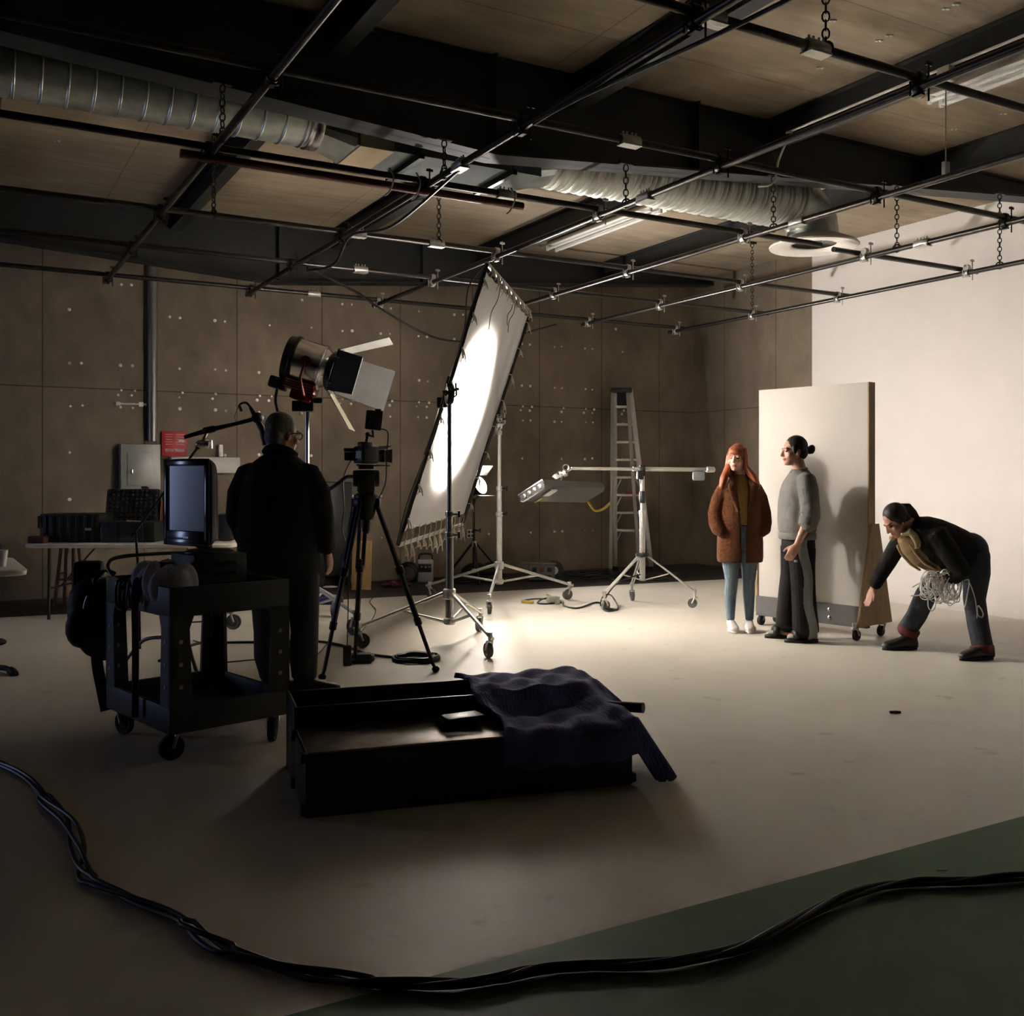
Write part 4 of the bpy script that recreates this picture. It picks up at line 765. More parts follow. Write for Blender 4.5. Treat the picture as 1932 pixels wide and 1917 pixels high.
# cloth bag on the cart
bm = BM(); bc = cp(0.10, 0.30, 0.735)
for k in range(14):
    a = k / 13
    ell(bm, bc + E1 * (0.06 * sin(k * 2.2)) + E2 * (-0.17 + 0.34 * a) + UP * (0.10 + 0.02 * sin(k * 3)), (0.075, 0.05, 0.10 + 0.02 * sin(k * 1.7)), MC, 10)
t = thing('cloth_bag', 'pale blue cloth bag with dark straps lying in the utility cart', 'bag', bc); obj('body', remesh(bm, 0.012, 6), mat('pale_cloth', (0.60, 0.62, 0.74), 0.85, 0, 0.1, 14, 0.2), t, ang=0)
def strap(P, wd, m, par=None, th=0.004):
    P = spline(P, 6); bm = BM(); n = len(P); rings = []
    for i, p in enumerate(P):
        tg = (P[min(i + 1, n - 1)] - P[max(i - 1, 0)]).normalized(); s = w(0.9, 0.4, 0); s = (s - tg * s.dot(tg)); s = s.normalized() if s.length > .1 else w(0, 1, 0); q = tg.cross(s)
        rings.append((p, s * wd, q * th))
    loft(bm, rings, 8, 0, 4); return bm
obj('strap', strap([bc + w(-.12, -.08, 0.0), bc + w(-.07, -.1, 0.12), bc + w(0.0, -.08, 0.2), bc + w(.05, -.02, .21)], 0.02, 0), mat('strap_navy', (0.012, 0.013, 0.03), 0.6), t)
obj('strap', strap([bc + w(-.02, -.13, 0.06), bc + w(.04, -.13, 0.12), bc + w(0.10, -.12, 0.04), bc + w(.13, -.1, .12)], 0.014, 0), MATS['strap_navy'], t)
bm = BM(); rc = cp(0.16, 0.58, 0.735)
for k in range(7): ell(bm, rc + E1 * (0.05 * sin(k * 2.3)) + E2 * (-0.06 + .02 * k) + UP * (0.08 + 0.02 * cos(k * 2)), (0.07, 0.055, 0.085), MC, 10)
single('red_bundle', bm, mat('dull_red_cloth', (0.07, 0.02, 0.018), 0.85, 0, .2, 12, .2), 'dark red cloth bundle at the back of the utility cart', 'cloth')
# hanging straps and clips
t = thing('hanging_strap', 'long black strap hanging from the left lip of the utility cart', 'strap', cp(-0.03, 0.33, 0.2))
obj('webbing', strap([cp(0.03, 0.33, 0.86), cp(-0.02, 0.33, 0.86), cp(-0.035, 0.33, 0.78), cp(-0.03, 0.335, 0.5), cp(-0.03, 0.34, 0.17)], 0.017, 0), M_blackp, t)
bm = BM()
for k in range(2): tube(bm, spline([cp(-0.012, 0.50 + .03 * k, 0.85), cp(-0.04, 0.50 + .05 * k, 0.83), cp(-0.035, 0.52 + .05 * k, 0.72), cp(-0.03, 0.49 + .03 * k, 0.70), cp(-0.03, 0.48 + .05 * k, 0.78), cp(-0.012, 0.5, 0.85)], 6), 0.008, 6)
single('carabiner_loop', bm, M_blackm, 'dark looped clips hung on the cart lip beside the strap', 'clip')
# backpack on the left end
hc = cp(-0.02, cl_ - 0.02, 0.0); t = thing('backpack', 'black backpack hanging on the left side of the utility cart', 'backpack', cp(-0.06, cl_ + .02, 0.5))
bp = w((183 - CX) / F * 5.58, 5.58, 0); bm = BM()
loft(bm, [(bp + UP * z + w(dx, 0, 0), w(a, 0, 0), w(0, b, 0)) for z, a, b, dx in ((0.36, 0.04, 0.04, 0.05), (0.40, 0.09, 0.08, .03), (0.5, 0.135, 0.12, 0.0), (0.62, 0.145, 0.13, -.005), (0.74, 0.135, 0.12, -.005), (0.80, 0.10, 0.09, 0), (0.82, 0.05, 0.05, 0))], 24, 0, 2.6)
ell(bm, bp + w(-.05, -0.11, 0.55), (0.08, 0.05, 0.11), RV, 14); ell(bm, bp + w(0.08, -.03, .46), (.06, .08, .09), RV, 12); obj('body', remesh(bm, 0.012, 4), M_black, t, ang=0)
bm = BM(); box(bm, bp + w(-.055, .02, 0.80), (0.16, 0.10, 0.22), rz(0.2), 0.03); obj('flap', bm, mat('navy_pack', (0.015, 0.018, 0.045), 0.7, 0, .2, 20, .1), t, label='dark navy top flap')
obj('strap', strap([bp + w(0.03, -.06, 0.5), bp + w(.03, -.07, .36), bp + w(.045, -.04, 0.2), bp + w(0.06, -.02, 0.08)], 0.03, 0), M_blackp, t)
obj('strap', strap([bp + w(0.10, -.02, 0.5), bp + w(.115, -.03, .36), bp + w(.09, -.04, 0.22), bp + w(0.07, -.02, 0.1)], 0.012, 0), M_blackp, t)
obj('strap', strap([bp + w(0.06, -.05, .72), bp + w(0.03, -.1, .80), bp + w(0.06, -.05, .86), bp + w(0.11, -.02, .84)], 0.012, 0), M_blackp, t)
bm = BM(); tube(bm, [bp + w(-.02, -.125, .66), bp + w(-.01, -.13, .70), bp + w(0.0, -.125, .73)], 0.006, 6); obj('buckle', bm, M_alu, t)
# ================================================================ LONG CASE WITH BLANKET
u1 = uv(Vector((1.376, 0.45, 0))); f1, f2 = w(u1.x, u1.y), w(-u1.y, u1.x); OC = w(-0.836, 4.03); MF = Matrix((f1, f2, UP)).transposed(); CL, CD, CH = 1.45, 0.42, 0.262
def kp(a, b, z): return OC + f1 * a + f2 * b + UP * z
t = thing('equipment_chest', 'long low black equipment trunk on the floor in the foreground', 'trunk', kp(CL / 2, 0.35, 0), atan2(f1.y, f1.x))
M_case = mat('trunk_black', (0.016, 0.015, 0.014), 0.42, 0, 0.3, 6, 0.04); M_lid = mat('trunk_lid', (0.34, 0.30, 0.27), 0.36, 0.85, 0.6, 3.0, 0.05)
bm = BM(); box(bm, kp(CL / 2, CD / 2, CH / 2 - 0.006), (CL, CD, CH - 0.012), MF, 0.008); obj('body', bm, M_case, t)
bm = BM(); box(bm, kp(CL / 2, CD / 2, CH - 0.004), (CL - 0.02, CD - 0.015, 0.012), MF, 0.004); obj('lid', bm, M_lid, t, label='scuffed grey lid')
bm = BM(); ti = 0.016
for a, b, sx, sy in ((CL / 2, CD + 0.012, CL, ti), (CL / 2, CD + 0.36, CL, ti), (0.008, CD + 0.186, ti, 0.36), (CL - 0.008, CD + 0.186, ti, 0.36)): box(bm, kp(a, b, 0.178), (sx, sy, 0.356), MF, 0.003)
box(bm, kp(CL / 2, CD + 0.186, 0.05), (CL - 0.02, 0.34, 0.02), MF); box(bm, kp(CL / 2, CD + 0.02, 0.30), (CL - 0.1, 0.03, 0.02), MF); obj('open_tray', bm, M_case, t)
for a in (0.0, CL):
    for z in (0.03, 0.24):
        for b in (0.02, CD - 0.02): bm = BM(); box(bm, kp(a, b, z), (0.035, 0.05, 0.04), MF, 0.006); obj('corner_guard', bm, M_blackm, t)
bm = BM()
for k in range(3): box(bm, kp(0.70 + 0.01 * k, 0.25 - 0.012 * k, CH + 0.014 + 0.017 * k), (0.18, 0.10, 0.012), MF @ Matrix.Rotation(0.1 * k, 3, 'Z'), 0.003)
single('metal_plates', bm, M_blackm, 'small stack of flat black metal plates on the trunk lid by the blanket', 'plates')
bm = BM(); nu, nv = 70, 56; g = []
def top(a, b):
    z = 0.268 + 0.02 * math.exp(-((a - 0.86) ** 2) / 0.022 - ((b - 0.50) ** 2) / 0.05) + 0.03 * math.exp(-((a - 1.22) ** 2) / 0.05 - ((b - 0.64) ** 2) / 0.03)
    z += 0.012 * math.exp(-((a - 1.02) ** 2) / 0.06 - ((b - 0.62) ** 2) / 0.02) + 0.05 * math.exp(-((a - 1.40) ** 2) / 0.02 - ((b - 0.30) ** 2) / 0.09) + 0.05 * math.exp(-((a - 0.86) ** 2) / 0.004 - ((b - .3) ** 2) / 0.08)
    z = max(z, 0.368 if b > CD - 0.02 else 0) if b > CD - 0.02 else z + max(0, (b - CD + 0.12)) * 0.55
    return z + 0.008 * sin(a * 31 + b * 9) + 0.006 * sin(b * 37 - a * 11)
for i in range(nu + 1):
    row = []
    for j in range(nv + 1):
        a = 0.845 + 0.86 * i / nu; s = -0.15 + 0.97 * j / nv
        a += 0.02 * sin(s * 12); b = s; dz = 0.0
        if s < 0: b = -0.022 - 0.012 * sin(a * 20); dz = s
        if s > 0.80: b = 0.805 + (s - .8) * .2; dz = -(s - 0.80)
        ex = a - 1.47
        if ex > 0: a = 1.47 + ex * 0.75; dz -= ex * 0.9 * (0.8 + 0.5 * (1 - j / nv)) * (1 if s < 0.45 else 0.75)
        p = kp(a, b, max(0.02, top(min(a, 1.47), max(0.0, min(b, .8))) + dz)); row.append(bm.verts.new(p))
    g.append(row)
for i in range(nu):
    for j in range(nv): bm.faces.new((g[i][j], g[i + 1][j], g[i + 1][j + 1], g[i][j + 1]))
M_blk = mat('blanket_navy', (0.11, 0.125, 0.33), 0.9, 0, 0.15, 30, 0.1, 0.2, None, None, 0, 0.15)
nt = M_blk.node_tree; wv = nt.nodes.new('ShaderNodeTexWave'); wv.wave_profile = 'TRI'; wv.inputs['Scale'].default_value = 16; wv.inputs['Distortion'].default_value = 9; wv.inputs['Detail'].default_value = 0; b2 = nt.nodes.new('ShaderNodeBump'); b2.inputs['Strength'].default_value = 0.13; b2.inputs['Distance'].default_value = 0.01
tc = nt.nodes.new('ShaderNodeTexCoord'); nt.links.new(tc.outputs['Object'], wv.inputs['Vector']); nt.links.new(wv.outputs['Fac'], b2.inputs['Height']); nt.links.new(b2.outputs[0], nt.nodes['Principled BSDF'].inputs['Normal'])
o = single('moving_blanket', bm, M_blk, 'quilted navy blue moving blanket draped over the right half of the trunk', 'blanket', None, kp(1.1, 0.3, 0.28), 0)
sm = o.modifiers.new('thick', 'SOLIDIFY'); sm.thickness = 0.012; sm.offset = 1
bm = BM(); tube(bm, [kp(1.36, 0.30, 0.300), kp(1.55, 0.10, 0.315)], 0.024, 14); single('cardboard_tube', bm, M_blackp, 'black tube poking out from under the blue blanket', 'tube')
# ================================================================ TABLES ON THE LEFT
def folding_table(label, c, rot, L, D, z, leg_in):
    t = thing('folding_table', label, 'table', Vector((c.x, c.y, 0)), -TH + rot); M = rz(rot); X, Y = M @ Vector((1, 0, 0)), M @ Vector((0, 1, 0)); c = Vector((c.x, c.y, 0))
    bm = BM(); loft(bm, [(c + UP * zz, X * (L / 2 - q), Y * (D / 2 - q)) for zz, q in ((z - 0.045, 0.02), (z - 0.04, 0.004), (z - 0.012, 0.0), (z, 0.012))], 40, 0, 14); obj('tabletop', bm, mat('table_white', (0.62, 0.58, 0.53), 0.5, 0, 0.05, 8), t, ang=30)
    for s in (-1, 1):
        bm = BM(); a = c + X * s * (L / 2 - leg_in); tube(bm, spline([a + Y * (D * 0.36) + UP * (z - .05), a + Y * (D * 0.38) + UP * 0.03, a + Y * (D * 0.38) + UP * 0.012], 3), 0.014, 8); tube(bm, spline([a - Y * (D * 0.36) + UP * (z - .05), a - Y * (D * 0.38) + UP * 0.03, a - Y * (D * 0.38) + UP * 0.012], 3), 0.014, 8)
        tube(bm, [a + Y * D * 0.37 + UP * 0.3, a - Y * D * 0.37 + UP * 0.3], 0.010, 6); tube(bm, [a + UP * 0.3, a - X * s * 0.35 + UP * (z - 0.05)], 0.008, 6); obj('leg_frame', bm, mat('table_leg', (0.05, 0.05, 0.05), 0.4, .5), t)
    return t
tz = 0.74; tcx = (262 - CX) / F * 9.9; tb = w(tcx, 9.95)
folding_table('long white folding table against the back wall at the left', tb, 0.0, 2.02, 0.72, tz, 0.22)
t2a = vp(55, 1074, F * (H - tz) / 174.0); t2b = vp(26, 1051, F * (H - tz) / 151.0); yd = uv((t2b - t2a) * Vector((1, 1, 0))); xd = Vector((yd.y, -yd.x, 0)); D2 = (t2b - t2a).length
ctr = (t2a + t2b) / 2 - xd * 0.61
folding_table('white folding table cut off by the left edge of the picture', Vector((ctr.x, ctr.y, 0)), atan2(xd.y, xd.x) + TH, 1.22, D2, tz, 0.2)
p = vp(9, 1077, 7.15); bm = BM(); b = Vector((p.x, p.y, tz)) - xd * 0.02
lathe(bm, [(0.030, 0.0), (0.042, 0.115), (0.044, 0.118), (0.040, 0.115), (0.028, 0.006)], b, UP, 20, 0, False); lathe(bm, [(0.001, 0.001), (0.03, 0.001)], b, UP, 20, 0, False); single('paper_cup', bm, M_white, 'white paper cup on the table at the left edge', 'cup')
bm = BM(); q = b + xd * -0.12 + yd * 0.22
for k in range(6): ell(bm, q + xd * (-0.16 + 0.05 * k) + UP * (0.09 + 0.03 * sin(k * 2)), (0.08, 0.09, 0.10), None, 10)
bm2 = remesh(bm, 0.014, 4); o = obj('dark_bag', bm2, M_black, None, True, 0); tag(o, 'dark soft bag behind the paper cup at the left edge', 'bag')
# cases on the long table
def tw(px, Z, z): r = (px - CX) / F * Z; return w(r, Z, z)
def hcase(nm, lab, px0, px1, Z, hh, dd, mtl): 
    a, b = tw(px0, Z, tz), tw(px1, Z, tz); L = (b - a).length; c = (a + b) / 2 + w(0, dd / 2, 0); return c, L
c, L = hcase('', '', 72, 186, 9.75, .27, .45, None)
t = thing('hard_case', 'closed black ribbed hard case with pale badge on the long table', 'case', c); bm = BM(); box(bm, c + UP * 0.14, (L, 0.42, 0.28), RV, 0.02)
for k in range(7): box(bm, c + w(-L / 2 + L * (k + 0.7) / 7.4, -0.215, 0.14), (0.025, 0.02, 0.25), RV, 0.004)
obj('body', bm, M_blackp, t); bm = BM(); box(bm, c + w(L * 0.33, -0.228, 0.13), (0.06, 0.006, 0.025), RV); obj('badge', bm, M_alu, t); bm.free() if False else None
for s in (-1, 1): bm = BM(); box(bm, c + w(s * L * .48, -0.22, 0.2), (0.03, 0.03, 0.12), RV, .006); obj('latch', bm, M_rub, t)
bm = BM(); c3 = tw(76, 9.66, tz); box(bm, c3 + UP * .035 + w(-.02, 0, 0), (0.16, 0.12, 0.07), RV, 0.015); single('red_pouch', bm, mat('pouch_dark_red', (0.05, 0.012, 0.015), 0.7), 'small dark red pouch at the left end of the long table', 'pouch')
c, L = hcase('', '', 188, 292, 9.75, .1, .4, None)
t = thing('foam_case', 'open black hard case with foam lined lid on the long table', 'case', c); bm = BM(); box(bm, c + UP * 0.10, (L, 0.40, 0.20), RV, 0.02); obj('body', bm, M_blackp, t)
ml = RV @ Matrix.Rotation(radians(-12), 3, 'X'); lc = c + w(-0.11, 0.25, 0.34); bm = BM(); box(bm, lc, (L * 1.02, 0.09, 0.36), ml, 0.03); box(bm, lc + w(L * .22, 0, .19), (.06, .05, .02), ml); obj('lid', bm, M_blackp, t)
bm = BM()
for i in range(11):
    for j in range(8): ell(bm, lc + ml @ Vector((-L * 0.44 + L * 0.88 * i / 10, -0.045, -0.15 + 0.3 * j / 7)), (0.022, 0.018, 0.02), ml, 6)
o = obj('foam', bm, mat('foam_grey', (0.028, 0.026, 0.024), 0.95), t)
bm = BM(); hx = c + w(.02, -0.205, 0.12); tube(bm, spline([hx + w(-.12, 0, -.10), hx + w(-.13, -.01, 0.10), hx + w(-.11, -.01, 0.14), hx + w(.11, -.01, 0.14), hx + w(.13, -.01, 0.10), hx + w(.14, 0, -.10)], 4), 0.006, 6); obj('handle', bm, M_blackm, t)
bm = BM(); plate(bm, c + w(-.04, -.12, .20), c + w(.10, -.12, 0.19), c + w(.11, -.10, .205), c + w(-.04, -.10, .215), .003); obj('paper', bm, M_alu, t)
c, L = hcase('', '', 300, 344, 10.08, .1, .4, None)
bm = BM(); box(bm, c + UP * 0.22, (L, 0.25, 0.44), RV, 0.01); tube(bm, [c + w(-L / 2 + .005, -.13, 0.02), c + w(-L / 2 + .005, -.13, 0.40)], 0.008, 6, mi=1); box(bm, c + w(0, -.128, .1), (L * .9, .006, .07), RV, 0, 0); single('storage_box', bm, [mat('box_indigo', (0.035, 0.025, 0.06), 0.6), mat('box_orange_edge', (0.32, 0.06, 0.03), 0.5)], 'dark indigo box with orange edge behind the old screen', 'box')
c, L = hcase('', '', 408, 434, 9.9, .1, .3, None); bm = BM(); box(bm, c + UP * 0.14, (L, 0.25, 0.27), RV, 0.03); single('small_case', bm, M_blackp, 'small black case on the right end of the long table', 'case')
# wooden stool under the table
t = thing('wooden_stool', 'reddish wooden stool standing under the long table', 'stool', tw(132, 10.6, 0)); c = tw(132, 10.6, 0); Ms = mat('stool_wood', (0.14, 0.065, 0.04), 0.5, 0, .2, 8)
bm = BM(); lathe(bm, [(0.12, 0.64), (0.15, 0.65), (0.15, 0.67), (0.12, 0.68)], c, UP, 20); obj('seat', bm, Ms, t)
for a in range(4):
    q = radians(45 + 90 * a); bm = BM(); tube(bm, [c + w(.09 * cos(q), .09 * sin(q), 0.65), c + w(0.16 * cos(q), 0.16 * sin(q), 0.012)], 0.018, 8); obj('leg', bm, Ms, t)
bm = BM()
for a in range(4):
    q, q2 = radians(45 + 90 * a), radians(135 + 90 * a); z = 0.3 + .06 * (a % 2); r_ = .13; tube(bm, [c + w(r_ * cos(q), r_ * sin(q), z), c + w(r_ * cos(q2), r_ * sin(q2), z)], 0.011, 6)
obj('stretcher', bm, Ms, t)
# bent tube frame behind the cart
bm = BM(); tube(bm, spline([fl(228, 1262) + UP * .012, vp(262, 1216, 7.15), vp(285, 1204, 7.1), vp(330, 1204, 7.0), vp(352, 1209, 6.95), vp(362, 1240, 6.95), fl(373, 1276) + UP * .012], 6), 0.013, 8); single('tube_frame', bm, mat('tube_grey', (0.09, 0.09, 0.09), 0.4, 0.5), 'bent grey metal tube frame standing behind the utility cart', 'frame')
# small boom on a light stand behind the screen
BZ = 7.9
t = thing('boom_arm_stand', 'light stand with slanted black boom arm behind the old screen', 'stand', vp(300, HY + F * H / BZ, BZ)); 
bm = BM(); tube(bm, [vp(248, 1012, BZ - .2), vp(372, 846, BZ)], 0.010, 8); tube(bm, [vp(372, 846, BZ), vp(378, 838, BZ)], 0.02, 8); tube(bm, [vp(256, 1000, BZ - .2), vp(262, 1100, BZ), vp(264, HY + F * (H - 0.02) / BZ, BZ)], 0.010, 6); obj('column', bm, M_blackm, t)
bm = BM(); tube(bm, [vp(348, 825, BZ), vp(392, 812, BZ), vp(440, 801, BZ), vp(488, 788, BZ)], [0.016, 0.022, 0.016, 0.018], 10); lathe(bm, [(0.02, -.05), (0.028, -.04), (.028, .04), (.02, .05)], vp(395, 811, BZ), vp(440, 801, BZ) - vp(392, 812, BZ), 10); obj('arm', bm, M_blackm, t)
bm = BM(); ell(bm, vp(380, 838, BZ), (0.05, 0.04, 0.035), None, 12); tube(bm, [vp(380, 838, BZ), vp(393, 813, BZ)], 0.014, 8); lathe(bm, [(0.02, -.02), (.035, -.015), (.035, .015), (.02, .02)], vp(390, 838, BZ), w(1, .2, 0), 12); tube(bm, [vp(390, 835, BZ), vp(399, 832, BZ), vp(399, 846, BZ)], 0.008, 6); obj('grip_head', bm, M_chrome, t)
bm = BM(); tube(bm, [vp(472, 768, BZ), vp(482, 786, BZ), vp(496, 812, BZ), vp(500, 840, BZ)], [.013, .024, .026, .02], 10); ell(bm, vp(486, 788, BZ), (.05, .04, .045), None, 10); tube(bm, spline([vp(474, 770, BZ), vp(465, 760, BZ), vp(454, 762, BZ), vp(450, 768, BZ)], 5), 0.009, 6); tube(bm, [vp(452, 766, BZ), vp(456, 776, BZ)], 0.013, 8); tube(bm, spline([vp(450, 768, BZ), vp(443, 785, BZ), vp(446, 798, BZ)], 6), 0.003, 5); obj('microphone_mount', bm, M_blackp, t)
# ================================================================ THINGS ALONG THE BACK WALL
p = fl(682, 1117); bm = BM(); p0 = fl(681, 1114); box(bm, p0 + UP * 0.30 + w(0, 0.06, 0), (0.24, 0.02, 0.60), RV @ Matrix.Rotation(radians(-8), 3, 'X'), 0.003); single('plywood_offcut', bm, mat('ply_orange', (0.40, 0.24, 0.09), 0.6, 0, .15, 4, .05, .3, (8, 8, 1)), 'upright orange plywood board standing behind the tripod', 'board')
p = fl(803, 1093); t = thing('power_pack', 'small white and black power pack on the dark floor behind the tripod', 'power pack', p)
bm = BM(); box(bm, p + UP * 0.15, (0.19, 0.22, 0.30), RV, 0.015); obj('body', bm, mat('pack_white', (0.4, 0.39, 0.36), 0.5), t); bm = BM(); box(bm, p + w(0, -.112, .19), (0.17, 0.01, 0.11), RV, .004); obj('control_face', bm, M_blackp, t)
bm = BM(); tube(bm, spline([p + w(-.09, 0, .28), p + w(-.07, 0, .36), p + w(.07, 0, .36), p + w(.09, 0, .28)], 5), 0.012, 8); obj('handle', bm, M_blackp, t)
bm = BM()
for k in range(3): tube(bm, [p + w(-.05 + .05 * k, -.118, .2), p + w(-.03 + .05 * k, -.118, .205)], 0.010, 6)
obj('knob', bm, M_alu, t)
bm = BM(); p = fl(770, 1088)
for k in range(5): torus(bm, p + UP * (0.12) + w(0, 0.02 * k, 0), w(0.1 * k, 1, .1), 0.10 + .01 * k, 0.012, 20, 6)
single('cable_hank', bm, M_cable, 'black cable coil standing beside the white power pack', 'cable')
bm = BM(); p = fl(745, 1108)
for k in range(5): ell(bm, p + w(-.1 + .06 * k, 0.03 * sin(k * 2), .03), (0.07, 0.06, 0.035 + .02 * (k % 2)), RV, 10)
single('red_rag', bm, mat('rag_red', (0.09, 0.012, 0.03), 0.85), 'dark red cloth lying on the dark floor by the wall', 'cloth')
p = fl(1022, 1096); t = thing('distribution_box', 'grey power distribution box on the dark floor right of the cloth', 'electrical box', p)
bm = BM(); box(bm, p + UP * 0.13, (0.34, 0.22, 0.22), RV, 0.01); box(bm, p + w(-.05, 0, .235), (0.48, 0.26, 0.02), RV, .006); obj('body', bm, M_grey, t)
for k, cc in enumerate(((.02, .02, .02), (.25, .05, .04), (.02, .02, .02))): bm = BM(); box(bm, p + w(-.10 + .10 * k, -.113, .16), (0.06, 0.01, 0.06), RV, .004); obj('socket', bm, mat('sock%d' % (k % 2), cc, .5), t)
bm = BM(); box(bm, p + w(0, -.113, .07), (0.24, 0.008, 0.03), RV); obj('label_strip', bm, M_blackp, t)
p = fl(1044, 1094); t = thing('cable_drum', 'small black reel with round white centre beside the distribution box', 'reel', p); bm = BM(); lathe(bm, [(0.10, -.05), (.13, -.045), (.13, .045), (.10, .05)], p + UP * .13, w(0.2, -1, 0), 24); obj('reel', bm, M_blackp, t); bm = BM(); lathe(bm, [(0.055, .05), (.055, .056)], p + UP * .13, w(0.2, -1, 0), 20); obj('dial', bm, M_wplate, t); bm = BM(); box(bm, p + UP * .13 + w(.013, -.058, 0), (.012, .004, .06), RV); obj('pointer', bm, M_blackp, t)
bm = BM()
for k in range(26):
    c = fl(random.uniform(1075, 1290), 1090 + random.uniform(-3, 5)) if k > 9 else fl(random.uniform(855, 985), 1096 + random.uniform(-5, 5)); rr = random.uniform(.12, .24)
    tube(bm, [c + Vector((rr * cos(2 * pi * i / 18), rr * sin(2 * pi * i / 18) * .8, 0.015 + .012 * (k % 5) + 0.006 * sin(i))) for i in range(18)], 0.012, 6, True)
o = single('cable_pile', bm, M_cable, 'heaps of black cable loops along the foot of the back wall', 'cable'); o['kind'] = 'stuff'
bm = BM()
for k in range(8): c = fl(890 + 5 * k, 1088); ell(bm, c + w(0, .04 * sin(k * 2), .09), (.16, .12, .11 + .03 * sin(k)), RV, 10)
me = remesh(bm, 0.02, 4); tag(obj('black_bag', me, M_black, None, True, 0), 'low black bag lying under the small work lamp', 'bag')
bm = BM(); p = fl(623, 1096); lathe(bm, [(.09, 0), (.09, .006), (.07, .01)], p, UP, 16); single('white_lid', bm, M_white, 'small white disc on the dark floor by the wall', 'disc')
bm = BM(); p = fl(610, 1140); box(bm, p + UP * .04, (.42, .14, .08), rz(.05), .02); single('blue_case', bm, mat('case_blue', (.03, .035, .14), .5), 'low blue case on the floor behind the man in black', 'case')
# ================================================================ CABLES ON THE FLOOR
def fcable(pts, r, lab, nm='floor_cable', m=None, k=8): bm = BM(); tube(bm, spline([fl(a, b) + UP * (r + .001) if not isinstance(a, Vector) else a for a, b in pts], k), r, 7); return single(nm, bm, m or M_cable, lab, 'cable')
# foreground twisted bundle, three strands
base = spline([fl(*p) for p in ((-60, 1428), (8, 1450), (52, 1476), (88, 1518), (128, 1558), (148, 1610), (160, 1662), (235, 1700), (330, 1740), (380, 1778), (440, 1806), (560, 1842), (680, 1862), (800, 1868), (930, 1860), (1030, 1838), (1200, 1832), (1300, 1822), (1390, 1803), (1480, 1760), (1600, 1700), (1710, 1675), (1800, 1673), (1900, 1665), (2000, 1662))], 8)
for s in range(3):
    P = []
    for i, p in enumerate(base):
        tg = (base[min(i + 1, len(base) - 1)] - base[max(i - 1, 0)]).normalized(); n = Vector((-tg.y, tg.x, 0)); ph = i * 0.17 + s * 2.1 + 0.5 * sin(i * 0.11 + s); sp = 0.010 + (0.012 if 22 < i < 50 or 66 < i < 80 or 88 < i < 98 else 0)
        P.append(p + n * sp * sin(ph) * 1.15 + UP * (0.0095 + 0.008 * (1 + cos(ph))))
    bm = BM(); tube(bm, P, 0.0085, 8); single('power_cable', bm, M_cable, 'black cable of the twisted bundle crossing the foreground floor', 'cable', 'strands of the foreground cable bundle')
fcable([(300, 1250), (372, 1217), (430, 1215), (530, 1214), (600, 1213), (650, 1222), (690, 1236), (740, 1243), (760, 1246)], 0.011, 'thick black cable running from the coil behind the man in black')
fcable([(415, 1252), (470, 1247), (520, 1243), (590, 1238), (612, 1222), (625, 1203)], 0.005, 'thin cable curving behind the tripod left leg')
fcable([(355, 1176), (400, 1173), (445, 1171)], 0.007, 'short black cable at the fresnel stand left caster')
fcable([(706, 1126), (698, 1136), (703, 1144), (709, 1152), (704, 1166), (696, 1177), (684, 1190)], 0.004, 'thin wavy wire on the white floor left of the near roller stand')
fcable([(365, 1210), (400, 1222), (424, 1246)], 0.005, 'thin dark wire on the floor seen through the cart')
bm = BM(); c = fl(785, 1246)
for k in range(6):
    rr = 0.175 - 0.018 * (k % 3); cc = c + w(.006 * sin(k * 2), .006 * cos(k * 2), .012 + .011 * (k // 2)); tube(bm, [cc + w(rr * cos(2 * pi * i / 28), rr * 0.95 * sin(2 * pi * i / 28), .003 * sin(i)) for i in range(28)], 0.010, 7, True)
tube(bm, [c + w(-.13, -.08, .045), c + w(-.07, -.06, .05)], 0.016, 8); single('coiled_cable', bm, M_cable, 'neat black cable coil on the floor in front of the tripod', 'cable')
bm = BM(); tube(bm, spline([fl(1005, 1139) + UP * .01, fl(990, 1137) + UP * .01, fl(987, 1135) + UP * .01, fl(1010, 1132) + UP * .012, fl(1042, 1134) + UP * .02, fl(1060, 1138) + UP * .01, fl(1030, 1141) + UP * .01, fl(1014, 1139) + UP * .01, fl(1030, 1134) + UP * .03, fl(1060, 1137) + UP * .02, fl(1064, 1144) + UP * .01, fl(1090, 1149) + UP * .01, fl(1120, 1139) + UP * .01, fl(1133, 1139) + UP * .01], 8), 0.009, 7); tube(bm, [fl(1006, 1139) + UP * .014, fl(985, 1137) + UP * .014], 0.017, 8, mi=1)
single('extension_lead', bm, [M_cable, M_yel], 'black lead with a yellow plug looped on the white floor', 'cable')
bm = BM(); a = w(br, bf, .50); tube(bm, spline([w(br - .03, bf - .05, .34), vp(1165, 1100, 10.5), fl(1140, 1143) + UP * .06, fl(1136, 1150) + UP * .01, fl(1150, 1155) + UP * .01, fl(1166, 1149) + UP * .01, fl(1158, 1140) + UP * .06, vp(1150, 1122, 10.4), vp(1138, 1125, 10.4), fl(1134, 1147) + UP * .02, fl(1155, 1152) + UP * .01, fl(1165, 1152) + UP * .01, fl(1140, 1150) + UP * .02], 8), 0.008, 7); single('ballast_cable', bm, M_cable, 'black cable loops hanging at the foot of the boom stand', 'cable')
bm = BM(); p = fl(1046, 1140); box(bm, p + w(-.02, .02, .05), (.12, .08, .07), rz(.3), .012); box(bm, p + w(.03, -.02, .03), (.05, .06, .06), rz(.2), .01); tube(bm, [p + w(-.08, .05, .10), p + w(0, 0, .06), p + w(.06, .02, .07)], .012, 6); single('floor_clamp', bm, mat('clamp_grey', (.32, .3, .27), .5, .2), 'pale grey clamp lying on the looped black lead', 'clamp')
bm = BM(); p = fl(1688, 1346)
